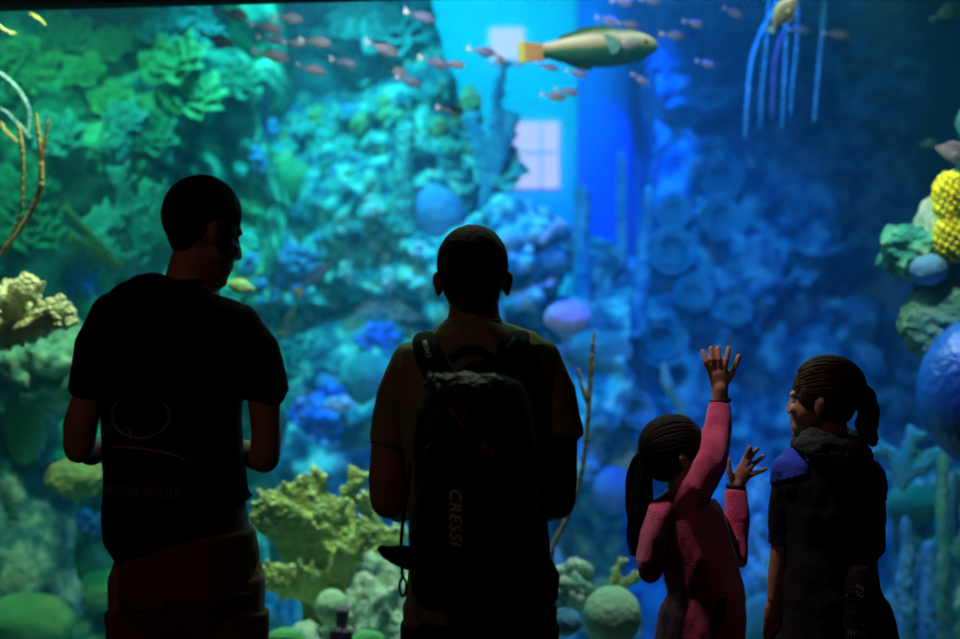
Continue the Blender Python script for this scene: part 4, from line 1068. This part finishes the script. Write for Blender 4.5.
def strands(pts, rad, n, m, parent, D, name='ponytail', seed=0, spread=.75, sr=.0035):
    """a tail of hair: full core with loose strands over it"""
    rnd = random.Random(seed); s = [P(x, y, D + d) for x, y, d in pts]; s = spline(s, 6); rd = lerp_list([r * D / F for r in rad], len(s))
    bm = nb(); tube(bm, s, [(r * .85, r * .7) for r in rd], 14)
    for k in range(n):
        a = rnd.uniform(0, 2 * PI); q_ = spread * math.sqrt(rnd.random()) + .25; end = rnd.randint(len(s) * 2 // 3, len(s)); pts2 = []
        for i in range(end):
            w_ = 1 + .15 * math.sin(i * .4 + a * 3)
            pts2.append(s[i] + V((math.cos(a) * rd[i] * q_ * w_, math.sin(a) * rd[i] * q_ * .8, 0)))
        tube(bm, pts2, [sr * (1 - .6 * i / len(pts2)) for i in range(len(pts2))], 5)
    return link(name, bm, m, parent)
hb = nb()
ell(hb, q((0, -.020, .032)), (.084 * .84, .102 * .84, .092 * .84), R_, 4)
ell(hb, q((0, -.055, -.018)), (.070 * .84, .056 * .84, .060 * .84), R_, 3)
for x in (-1, 1): ell(hb, q((x * .068, .012, .012)), (.012, .026, .036), R_, 3)
ell(hb, P(654, 452, D), (.030, .03, .034), None, 3)
link('hair', fuse(hb, .004, 4, (.0004, 30, (1, 1, 4))), m_hair_b, g1)
def combed(q, parent, m, s, tie, n, seed):
    """fine locks combed back over the skull to the hair tie"""
    rnd = random.Random(seed); bm = nb(); c0 = V((0, -.020, .032)); r = V((.084, .102, .092)); e = V(tie).normalized()
    for k in range(n):
        a = -0.5 + (PI + 1.0) * (k + rnd.random()) / n
        y0 = rnd.uniform(.45, .80); q0 = math.sqrt(1 - y0 * y0)
        d0 = V((math.cos(a) * q0, y0, math.sin(a) * q0)); pts = []
        for i in range(15):
            d = d0.lerp(e, i / 14); d += V((math.sin(i * .9 + k), math.cos(i * .7 + k), 0)) * .012; d.normalize()
            pts.append(q((c0.x + d.x * r.x * 1.005, c0.y + d.y * r.y * 1.005, c0.z + d.z * r.z * 1.005)))
        w_ = rnd.uniform(.0015, .0032)
        tube(bm, pts, [w_ * (.4 + .6 * math.sin(PI * min(1, (i + 2) / 16))) for i in range(15)], 6)
    return link('combed_locks', bm, m, parent)
combed(q, g1, m_hair_b, .84, (0, -1, -.05), 90, 3)
strands([(656, 446, 0), (645, 456, 0), (641, 480, 0), (639, 510, 0), (637, 532, 0), (634, 556, 0)], [8, 11, 13, 13, 10, 3], 90, m_hair_b, g1, D, seed=1)
bm = nb()
rings(bm, D, [(686, 495, 20, .055), (684, 502, 31, .072), (688, 515, 34, .085), (692, 535, 36, .09), (699, 562, 38, .095), (706, 590, 38, .10), (703, 615, 43, .105), (700, 650, 45, .11)])
T(bm, D, [(676, 508, -.03), (697, 486, -.06), (709, 463, -.05), (715, 435, 0), (720, 410, .03)], [18, 18, 16.5, 14, 11])
tube(bm, [P(715, 435, D), P(720.5, 404, D + .03)], [13.5 * D / F, 11 * D / F], 24)
T(bm, D, [(712, 517, .10), (726, 546, .14), (736, 560, .16), (737, 525, .18), (735.5, 500, .19)], [14, 13, 11.5, 12.5, 10.5])
tube(bm, [P(737, 520, D + .18), P(735.5, 490, D + .19)], [12.5 * D / F, 11 * D / F], 24)
tp = link('top', fuse(bm, .005, 3, (.009, 11, (1, 1, .5), 4)), m_pinkc, g1)
fbm = nb(); limb(fbm, [P(670, 502, D - .03), P(661, 512, D - .03), P(655, 535, D - .03), (P(650.5, 560, D - .03)), P(650, 570, D - .03)], [(10 * D / F, .04), (14 * D / F, .05), (14.5 * D / F, .055), (14.5 * D / F, .05), (12 * D / F, .04)], 20)
link('loose_sleeve', fuse(fbm, .0045, 3, (.007, 14, (1, 1, .4), 6)), m_pinkc, g1)
for (a, b, r) in (((720.8, 403, .03), (720.2, 399, .03), 10.8), ((735.8, 489, .19), (736.2, 484.5, .19), 10.5)):
    link('cuff', tube(nb(), [P(a[0], a[1], D + a[2]), P(b[0], b[1], D + b[2])], r * D / F, 24), m_band, g1)
def dark_patch_bm():  # small dark panel laid on the lower right of the top
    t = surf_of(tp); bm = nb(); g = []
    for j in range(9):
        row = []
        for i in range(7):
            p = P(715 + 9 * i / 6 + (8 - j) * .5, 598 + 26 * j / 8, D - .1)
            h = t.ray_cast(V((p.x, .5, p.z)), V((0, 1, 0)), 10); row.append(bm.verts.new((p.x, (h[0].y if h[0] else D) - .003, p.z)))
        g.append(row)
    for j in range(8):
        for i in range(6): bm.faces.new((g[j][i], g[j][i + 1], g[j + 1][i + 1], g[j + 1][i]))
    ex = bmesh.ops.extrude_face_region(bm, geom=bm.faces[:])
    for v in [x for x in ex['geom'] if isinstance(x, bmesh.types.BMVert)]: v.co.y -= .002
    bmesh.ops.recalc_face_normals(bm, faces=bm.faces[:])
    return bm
link('dark_patch', dark_patch_bm(), m_band, tp)
bm = nb(); rings(bm, D, [(702, 640, 36, .09), (702, 665, 36, .09)]); leg_tubes(bm, D, 680, 722, .62, .07, .075, .05)
link('leggings', fuse(bm, .007, 3), m_jeans, g1)
shoes(D, 680, 722, m_shoe, g1, .8)

# ---- girl with the brown ponytail
D = 3.3
g2 = empty('person', (P(829, 0, D).x, D, 0), 'girl with brown ponytail and dark hooded jacket with blue shoulder panels', 'person')
bm = nb()
q, R_ = head_geo(bm, P(822, 400, D), math.radians(-66), math.radians(2), .88, nl=.55)
T(bm, D, [(834, 456), (832, 438), (830, 420)], [19, 16, 16])
rings(bm, D, [(834, 452, 22, .05), (832, 468, 38, .07), (830, 490, 44, .09), (829, 540, 40, .09), (829, 600, 44, .10), (830, 640, 44, .10)])
T(bm, D, [(788, 470), (784, 505), (781, 545), (778, 575), (775, 600)], [9, 10, 10, 10, 8])
auto = P(775, 600, D)
T(bm, D, [(775, 600), (773, 610), (772, 620)], [(7, .014), (9, .012), (9, .011)])
for dx, ln in ((-6, 22), (-2.5, 26), (1.5, 25), (5, 19)):
    T(bm, D, [(773 + dx * .8, 616, 0), (771.5 + dx, 626, .004), (771 + dx, 616 + ln * .75, .012), (771.5 + dx, 616 + ln, .022)], [3.1, 3.0, 2.7, 2.2], 10)
T(bm, D, [(779, 606, .01), (782, 615, .015), (782, 624, .02), (780, 631, .025)], [4, 3.4, 3.0, 2.4], 10)
T(bm, D, [(868, 472), (875, 510), (876, 545), (866, 556, .10), (850, 550, .22)], [9, 10, 10, 9, 7])
auto_hand(bm, P(850, 550, D + .22), (-.5, .8, .1), (-.3, 0, -1), .8, -1)
legs(bm, D, 806, 852, .74, .07, .048, .044, .03)
link('body', fuse(bm, .004, 2), m_skin3, g2)
eyes(q, R_, .88, g2)
hb = nb()
ell(hb, q((0, -.020, .032)), (.083 * .88, .101 * .88, .091 * .88), R_, 4)
ell(hb, q((0, -.042, -.014)), (.064 * .88, .050 * .88, .058 * .88), R_, 3)
for x in (-1, 1): ell(hb, q((x * .068, .016, .012)), (.012, .030, .036), R_, 3)
ell(hb, P(853, 392, D), (.020, .02, .022), None, 3)
link('hair', fuse(hb, .004, 4, (.0004, 26, (1, 1, 4))), m_hair_br, g2)
combed(q, g2, m_hair_br, .88, (0, -1, .10), 100, 4)
strands([(853, 392, 0), (861, 388, -.01), (867, 396, -.01), (868, 410, -.01), (866, 424, -.01), (871, 438, -.01), (874, 446, -.01)], [5, 7, 9, 10, 11, 8, 3], 130, m_hair_br, g2, D, seed=2)
link('hair_tie', tube(nb(), [P(855, 386, D), P(857, 392, D), P(856, 399, D)], .009, 12), m_band, g2)
m_jack = mat('black_hooded_cotton', (0.008, 0.010, 0.012), (0.016, 0.020, 0.020), scale=10, rough=1, bump=0.4, bscale=240)
m_hood = mat('dark_green_grey_hood', (0.025, 0.045, 0.040), (0.045, 0.07, 0.06), scale=16, rough=1, bump=0.4, bscale=200)
m_bluep = mat('bright_blue_cloth', (0.02, 0.07, 0.60), (0.03, 0.10, 0.70), scale=14, rough=0.9, bump=0.3, bscale=200)
bm = nb()
rings(bm, D, [(834, 446, 24, .065), (833, 455, 40, .085), (831, 466, 52, .10), (830, 485, 54, .11), (829, 520, 49, .11), (828, 560, 47, .115), (829, 600, 49, .125), (830, 640, 55, .13), (830, 660, 55, .13)])
T(bm, D, [(787, 470), (784, 505), (781, 530)], [14.5, 14.5, 13]); tube(bm, [P(784, 500, D), P(780.5, 545, D)], [13.5 * D / F, 13 * D / F], 22)
T(bm, D, [(868, 474), (873, 510), (875, 545), (864, 556, .12)], [15, 14.5, 13, 12])
jk = link('jacket', fuse(bm, .005, 3, (.009, 12, (1, 1, .7), 4)), m_jack, g2)
bm = nb()
for yy, rr, dd_ in ((436, 24, .075), (443, 29, .085), (450, 33, .09)):
    pts = [P(832 + rr * math.cos(a), yy + 5 * math.cos(a) - 4 * math.sin(a), D + dd_ * math.sin(a)) for a in [k * 2 * PI / 30 for k in range(31)]]
    tube(bm, pts, .019, 12)
ell(bm, P(842, 456, D - .08), (.07, .035, .045), None, 3)
link('hood', fuse(bm, .005, 3, (.008, 22, (1, 1, 2), 3)), m_hood, g2)
def in_left(x, y, c): return x < 812 - (y - 448) * .12 and y < 484 - (x - 770) * .25 and not (796 < x + (y - 450) * -.7 < 800)
patch(jk, in_left, .002, m_bluep, 'shoulder_panel', jk)
patch(jk, lambda x, y, c: x > 866 and 462 < y < 500, .002, m_bluep, 'shoulder_panel', jk)
bm = nb(); rings(bm, D, [(829, 600, 48, .12), (829, 650, 54, .13)]); leg_tubes(bm, D, 806, 852, .72, .07, .085, .055)
link('trousers', fuse(bm, .007, 3), m_jeans, g2)
shoes(D, 806, 852, m_shoe, g2, .9)
# bag on her hip
bgt = empty('shoulder_bag', P(866, 690, D - .16), 'black shoulder bag with a faint white print on the girl\'s right hip', 'bag')
bm = nb(); Db = D - .16
tube(bm, [P(858, 566, Db), P(861, 585, Db), P(867, 610, Db), P(872, 640, Db), P(874, 680, Db), P(874, 690, Db)], [(8 * Db / F, .03), (17 * Db / F, .05), (24 * Db / F, .055), (28 * Db / F, .06), (30 * Db / F, .06), (26 * Db / F, .05)], 22)
bb = link('bag_body', fuse(bm, .005, 3, (.005, 14)), m_pack, bgt)
tb_ = surf_of(bb); rnd = random.Random(9); bm = nb()
for k in range(46):
    p = P(856 + rnd.gauss(0, 5), 594 + rnd.gauss(0, 10), Db); h = tb_.ray_cast(V((p.x, .5, p.z)), V((0, 1, 0)), 10)
    if h[0]: ell(bm, h[0], rnd.uniform(.0008, .002), sub=1)
link('print', bm, m_print, bb)
lettering('IIIIIII', 858, 635, Db - .05, 6, 0, tb_, m_print_d, bb, 'print')
link('strap', tube(nb(), spline([P(862, 575, Db), P(862, 540, D - .15), P(856, 500, D - .14), P(846, 470, D - .13), P(838, 452, D - .11)], 6), [(.012, .002)] * 25, 10), m_pack, bgt)

# ------------------------------------------------------------------ fish
def gmat(name, stops, axis='Z', lo=-1, hi=1, rough=0.4, noise_=0.15, s=30):
    """natural colouring that changes from belly to back or nose to tail"""
    m = bpy.data.materials.new(name); m.use_nodes = True; nt = m.node_tree; N = nt.nodes; L = nt.links
    b = N['Principled BSDF']; b.inputs['Roughness'].default_value = rough
    tc = N.new('ShaderNodeTexCoord'); sx = N.new('ShaderNodeSeparateXYZ'); L.new(tc.outputs['Object'], sx.inputs[0])
    mr = N.new('ShaderNodeMapRange'); mr.inputs['From Min'].default_value = lo; mr.inputs['From Max'].default_value = hi
    L.new(sx.outputs[axis], mr.inputs['Value'])
    nz = N.new('ShaderNodeTexNoise'); nz.inputs['Scale'].default_value = s; L.new(tc.outputs['Object'], nz.inputs['Vector'])
    ma = N.new('ShaderNodeMath'); ma.operation = 'MULTIPLY_ADD'; ma.inputs[1].default_value = noise_; L.new(nz.outputs['Fac'], ma.inputs[0]); L.new(mr.outputs[0], ma.inputs[2])
    r = N.new('ShaderNodeValToRGB'); L.new(ma.outputs[0], r.inputs['Fac'])
    e = r.color_ramp.elements
    e[0].position = stops[0][0]; e[0].color = (*stops[0][1], 1); e[1].position = stops[-1][0]; e[1].color = (*stops[-1][1], 1)
    for p, c in stops[1:-1]:
        k = e.new(p); k.color = (*c, 1)
    L.new(r.outputs['Color'], b.inputs['Base Color'])
    vo = N.new('ShaderNodeTexVoronoi'); vo.inputs['Scale'].default_value = s * 4; L.new(tc.outputs['Object'], vo.inputs['Vector'])
    bp_ = N.new('ShaderNodeBump'); bp_.inputs['Strength'].default_value = 0.3; bp_.inputs['Distance'].default_value = 0.003
    L.new(vo.outputs['Distance'], bp_.inputs['Height']); L.new(bp_.outputs['Normal'], b.inputs['Normal'])
    return m
def fin(outline, th, ribs=0.0):
    """a thin solid fin in the xz plane, thicker at its root"""
    bm = nb(); n = len(outline)
    a = [bm.verts.new((x, -th, z)) for x, z in outline]; b = [bm.verts.new((x, th, z)) for x, z in outline]
    bm.faces.new(a); bm.faces.new(b[::-1])
    for k in range(n): bm.faces.new((a[k], b[k], b[(k + 1) % n], a[(k + 1) % n]))
    bmesh.ops.triangulate(bm, faces=[f for f in bm.faces if len(f.verts) > 4])
    bmesh.ops.recalc_face_normals(bm, faces=bm.faces[:])
    return bm
def make_fish(name, L_, prof, thick, mb, mf, mt, tail, dorsal, anal, pect, label, cat='fish', eye=(.40, .03, .018), extra=None):
    """fish of length L_ heading +x; prof = [(x, zc, half height)] in units of L_"""
    root = bpy.data.objects.new(name, None); col.objects.link(root); root.empty_display_size = .05; W[root] = V((0, 0, 0)); tag(root, label, cat)
    bm = nb(); s = spline([V((x, 0, z)) for x, z, h in prof], 4); hh = lerp_list([h for x, z, h in prof], len(s))
    tube(bm, [p * L_ for p in s], [(h * L_, min(h * thick, h) * L_) for h in hh], 18)
    body = link('body', bm, mb, root)
    sc2 = lambda o: [(x * L_, z * L_) for x, z in o]
    link('tail_fin', fin(sc2(tail), .006 * L_), mt, root, smooth=False)
    if dorsal: link('dorsal_fin', fin(sc2(dorsal), .004 * L_), mf, root, smooth=False)
    if anal: link('anal_fin', fin(sc2(anal), .004 * L_), mf, root, smooth=False)
    ex, ez, er = eye
    yb = 0
    for i, p in enumerate(s):
        if p.x <= ex: yb = min(hh[i] * thick, hh[i])
    for sg in (-1, 1):
        if pect:
            f = fin(sc2(pect), .004 * L_)
            for v in f.verts:
                v.co.y += sg * (yb * .9 + .02 + (max(p[0] for p in pect) - v.co.x / L_) * .45) * L_
            link('pectoral_fin', f, mf, root, smooth=False)
        e = link('eye', ell(nb(), (ex * L_, sg * yb * .86 * L_, ez * L_), er * L_, sub=2), m_iris, root)
    if extra: extra(root, L_)
    return root
def copy_tree(o, parent=None):
    c = o.copy(); col.objects.link(c); c.parent = parent
    for ch in o.children: copy_tree(ch, c)
    return c
def pose(o, px, py, D, tilt=0, yaw=0, s=1.0, flip=False):
    o.location = P(px, py, D); o.rotation_euler = (0, math.radians(tilt), math.radians(180 + yaw if flip else yaw)); o.scale = (s, s, s)
m_sf = gmat('pinkish_grey_scales', [(.2, (.62, .50, .55)), (.5, (.42, .33, .36)), (.8, (.26, .22, .24))], 'Z', -.02, .02, noise_=.2, s=60)
m_sb = gmat('bluish_grey_scales', [(.2, (.40, .36, .55)), (.5, (.25, .26, .45)), (.8, (.14, .16, .30))], 'Z', -.02, .02, noise_=.2, s=60)
m_st = mat('white_tail', (.80, .82, .82), (.92, .94, .94), scale=20, rough=.5)
m_sfin = mat('grey_fin', (.36, .30, .30), (.46, .38, .36), scale=40, rough=.5)
prof = [(-.34, .012, .018), (-.28, .010, .024), (-.18, .004, .052), (-.05, 0, .115), (.08, -.004, .160), (.22, -.008, .172), (.34, -.012, .145), (.43, -.016, .090), (.485, -.018, .040), (.50, -.018, .012)]
tailf = [(-.28, .025), (-.38, .055), (-.52, .14), (-.48, .04), (-.455, .01), (-.47, -.03), (-.50, -.10), (-.38, -.035), (-.28, -.008)]
def small(mb, label):
    return make_fish('school_fish', .135, prof, .5, mb, m_sfin, m_st, tailf,
        [(-.08, .07), (-.02, .13), (.06, .16), (.16, .165), (.24, .12), (.1, .09)], [(-.14, -.04), (-.12, -.10), (-.04, -.13), (.04, -.12), (.04, -.08)],
        [(.20, -.01), (.20, -.05), (.10, -.08), (.06, -.06), (.12, -.02)], label)
A_, B_ = small(m_sf, 'x'), small(m_sb, 'x')
used = {A_: False, B_: False}
SCH = [
 (232, 14, 31, 10, A_, 'pinkish grey schooling fish highest at the left end of the school'),
 (217, 39, 31, 18, A_, 'brownish grey schooling fish leftmost of the school'),
 (266, 27, 30, 10, A_, 'grey schooling fish in front of the highest left one'),
 (287, 18, 29, 2, A_, 'grey schooling fish directly above the close trio'),
 (271, 39, 26, 8, B_, 'bluish schooling fish, rear of the close trio in a row'),
 (294, 43, 21, 5, A_, 'grey schooling fish, middle of the close trio in a row'),
 (315, 42, 30, 8, A_, 'pinkish schooling fish, front of the close trio in a row'),
 (271, 55, 33, 10, A_, 'brownish grey schooling fish just below the close trio'),
 (311, 69, 27, 12, A_, 'grey schooling fish right above the round turquoise coral'),
 (343, 62, 26, 14, B_, 'blue-grey schooling fish upper right of the round turquoise coral'),
 (420, 16, 30, 16, B_, 'blue-grey schooling fish alone highest at the top centre'),
 (382, 48, 32, 18, A_, 'pinkish schooling fish upper left of the crossing pair'),
 (395, 70, 24, 22, A_, 'dark schooling fish behind its paler neighbour in the crossing pair'),
 (409, 81, 25, 16, B_, 'lilac schooling fish in front in the crossing pair'),
 (434, 62, 30, 18, B_, 'lilac schooling fish left in the overlapping pair at centre'),
 (453, 64, 22, 8, A_, 'dark schooling fish right in the overlapping pair at centre'),
 (450, 110, 26, 8, A_, 'grey schooling fish lowest and alone above the backpacker'),
 (481, 51, 26, 10, B_, 'blue-grey schooling fish just left of the lit upper window'),
 (498, 57, 18, 50, A_, 'reddish schooling fish diving before the lit upper window'),
 (547, 66, 22, 12, A_, 'reddish schooling fish under the tail of the big fish'),
 (576, 73, 20, 12, A_, 'dark schooling fish half hidden below the belly of the big fish'),
 (567, 91, 22, 8, A_, 'dark schooling fish, right of the pair below the big fish'),
 (553, 96, 24, 8, A_, 'pinkish schooling fish, left of the pair below the big fish'),
 (607, 20, 22, 16, A_, 'dark schooling fish, left of the pair above the back of the big fish'),
 (628, 24, 20, 4, A_, 'dark schooling fish, right of the pair above the back of the big fish'),
 (672, 35, 22, 4, A_, 'dark schooling fish just in front of the big fish'),
 (693, 23, 20, 12, A_, 'faint dark schooling fish upper right of the big fish\'s nose'),
 (705, 63, 18, 14, A_, 'dark schooling fish lowest right in front of the big fish'),
 (640, 79, 18, 32, A_, 'dark schooling fish diving below the head of the big fish'),
 (622, 2, 20, 6, A_, 'dark schooling fish cut by the top edge, left one above the big fish'),
 (650, 1, 18, 6, A_, 'dark schooling fish cut by the top edge, right one above the big fish'),
 (733, 12, 20, 24, A_, 'faint schooling fish left of the hanging strands'),
 (799, 30, 20, 2, A_, 'reddish schooling fish below the yellow-rimmed fish'),
 (836, 34, 24, 6, A_, 'pinkish schooling fish rightmost of the school against the dark water')]
rnd = random.Random(4)
for (x, y, L_, t, pr, lab) in SCH:
    D_ = 6.0 + (0.0 if x < 500 else .4) + rnd.uniform(-.2, .2)
    if not used[pr]: o = pr; used[pr] = True
    else: o = copy_tree(pr)
    pose(o, x, y, D_, t, rnd.uniform(-12, 12), L_ * 1.12 * D_ / F / .135)
    tag(o, lab, 'fish', 'schooling fish')
# the big fish
m_gb = gmat('olive_green_fish_skin', [(.2, (.01, .09, .035)), (.55, (.03, .14, .04)), (.68, (.50, .36, .16)), (.86, (.88, .56, .38)), (1.0, (.16, .18, .05))], 'Z', -.085, .08, noise_=.12, s=14)
m_gf = mat('dark_green_fin', (.03, .12, .05), (.08, .20, .07), scale=30, rough=.5)
m_gt = gmat('orange_yellow_tail', [(.0, (.85, .85, .15)), (.16, (.85, .75, .1)), (.22, (.75, .33, .08)), (1, (.55, .22, .08))], 'X', -.29, -.15, noise_=.03)
m_gp = mat('teal_pectoral_fin', (.20, .45, .35), (.30, .60, .45), scale=30, rough=.5)
m_gh = mat('pinkish_gill_cover', (.52, .36, .32), (.62, .46, .40), scale=20, rough=.5)
def gex(root, L_):
    for sg in (-1, 1):
        g = ell(nb(), (.30 * L_, sg * .050 * L_, .022 * L_), (.075 * L_, .022 * L_, .055 * L_), None, 3)
        link('gill_cover', g, m_gh, root)
        link('mouth', tube(nb(), spline([V((.497 * L_, 0, -.012 * L_)), V((.47 * L_, sg * .026 * L_, -.014 * L_)), V((.44 * L_, sg * .036 * L_, -.026 * L_))], 4), .0035 * L_, 6), m_iris, root)
gr = make_fish('grouper', .58, [(-.32, .012, .055), (-.27, .010, .060), (-.20, .004, .082), (-.08, 0, .112), (.05, .004, .135), (.18, .006, .140), (.30, .006, .125), (.39, .004, .098), (.46, -.002, .060), (.49, -.008, .032), (.50, -.01, .012)],
    .48, m_gb, m_gf, m_gt, [(-.29, .060), (-.36, .066), (-.44, .084), (-.50, .096), (-.49, .03), (-.495, -.02), (-.505, -.066), (-.42, -.060), (-.34, -.056), (-.29, -.05)],
    [(-.24, .07), (-.19, .115), (-.12, .135), (-.06, .160), (.04, .172), (.13, .170), (.18, .150), (.10, .11), (-.1, .07)], [(-.18, -.06), (-.15, -.10), (-.06, -.145), (.02, -.15), (.03, -.10)],
    None, 'large olive-green fish with an orange tail swimming right under the window edge', eye=(.415, .030, .015), extra=gex)
for sg in (-1, 1):
    f = fin([(.21 * .58, .035 * .58), (.20 * .58, .07 * .58), (.13 * .58, .09 * .58), (.115 * .58, .085 * .58), (.14 * .58, .02 * .58), (.165 * .58, -.055 * .58), (.20 * .58, -.05 * .58), (.235 * .58, 0)], .002)
    for v in f.verts: v.co.y += sg * (.066 + (.23 - v.co.x / .58) * .25) * .58
    link('pectoral_fin', f, m_gp, gr, smooth=False)
pose(gr, 588, 50, 5.6, 0, -6, 139 * 5.6 / F / .58)
gr.rotation_euler[1] = math.radians(-2)
# other fish
m_yb = gmat('brown_yellow_fish_skin', [(.1, (.75, .70, .10)), (.3, (.50, .36, .18)), (.7, (.42, .32, .20)), (.9, (.80, .75, .12))], 'Z', -.06, .06, noise_=.08, s=20)
m_yf = mat('yellow_fin', (.70, .66, .10), (.85, .80, .2), scale=30, rough=.5)
m_cy = mat('cyan_tail', (.35, .75, .75), (.55, .9, .9), scale=20, rough=.5)
oval = [(-.34, 0, .04), (-.26, 0, .07), (-.12, 0, .16), (.05, 0, .21), (.2, 0, .20), (.34, 0, .13), (.44, 0, .07), (.49, 0, .03), (.5, 0, .012)]
fan = [(-.32, .04), (-.42, .08), (-.5, .12), (-.47, 0), (-.5, -.12), (-.42, -.08), (-.32, -.04)]
dors = [(-.26, .07), (-.2, .16), (0, .25), (.2, .24), (.3, .16), (0, .15)]; anl = [(-.26, -.07), (-.2, -.15), (0, -.24), (.16, -.22), (0, -.15)]
pc = [(.2, .0), (.2, -.05), (.08, -.09), (.05, -.04)]
yf = make_fish('rabbitfish', .15, oval, .4, m_yb, m_yf, m_cy, fan, dors, anl, pc, 'oval brown fish with yellow rim swimming up past the strands at the top')
pose(yf, 783, 14, 5.4, -52, -10, 44 * 5.4 / F / .15)
m_tf = gmat('pale_green_fish_skin', [(.1, (.35, .60, .50)), (.9, (.10, .28, .24))], 'Z', -.05, .05)
m_tfin = mat('green_fin', (.15, .38, .30), rough=.5)
f2 = make_fish('reef_fish', .14, oval, .4, m_tf, m_tfin, m_tfin, fan, dors, anl, pc, 'dim greenish fish at the top right corner facing right')
pose(f2, 948, 12, 5.6, -24, 0, 40 * 5.6 / F / .14)
m_pf = gmat('purple_brown_fish_skin', [(.1, (.36, .26, .34)), (.9, (.12, .08, .14))], 'Z', -.05, .05)
m_pfin = mat('lilac_fin', (.45, .36, .5), rough=.5)
f3 = make_fish('reef_fish', .15, oval, .5, m_pf, m_pfin, m_pfin, fan, dors, anl, pc, 'purple-brown fish hovering above the yellow coral')
pose(f3, 957, 153, 5.1, -14, 0, 44 * 5.1 / F / .15, flip=True)
f4 = copy_tree(f2); tag(f4, 'small pale green fish left of the purple-brown fish', 'fish'); pose(f4, 929, 144, 5.8, 0, 10, 22 * 5.8 / F / .14, flip=False)
m_yy = gmat('yellow_green_fish_skin', [(.1, (.75, .78, .35)), (.5, (.45, .62, .25)), (.9, (.20, .40, .2))], 'Z', -.05, .05)
f5 = make_fish('reef_fish', .12, oval, .4, m_yy, m_yf, m_yf, fan, dors, anl, pc, 'yellow-green fish just in front of the face of the man in black')
pose(f5, 238, 286, 5.5, 14, 0, 34 * 5.5 / F / .12)
m_bf = gmat('blue_fish_skin', [(.1, (.25, .50, .70)), (.9, (.05, .22, .50))], 'Z', -.04, .04)
slim = [(-.34, 0, .03), (-.2, 0, .07), (0, 0, .12), (.2, 0, .12), (.38, 0, .07), (.5, 0, .012)]
f6 = make_fish('wrasse', .2, slim, .5, m_bf, m_bf, m_yf, fan, [(-.24, .05), (-.1, .14), (.2, .15), (.3, .08), (0, .08)], None, pc, 'blue fish with a yellow tail slanting up beside the middle shelf')
pose(f6, 314, 278, 6.4, -42, 0, 48 * 6.4 / F / .2)
f7 = make_fish('reef_fish', .12, slim, .5, m_tf, m_tfin, m_yf, fan, dors[:0], None, pc, 'pale slim fish nosing up right of the black sleeve')
pose(f7, 288, 320, 6.2, -62, 0, 34 * 6.2 / F / .12)
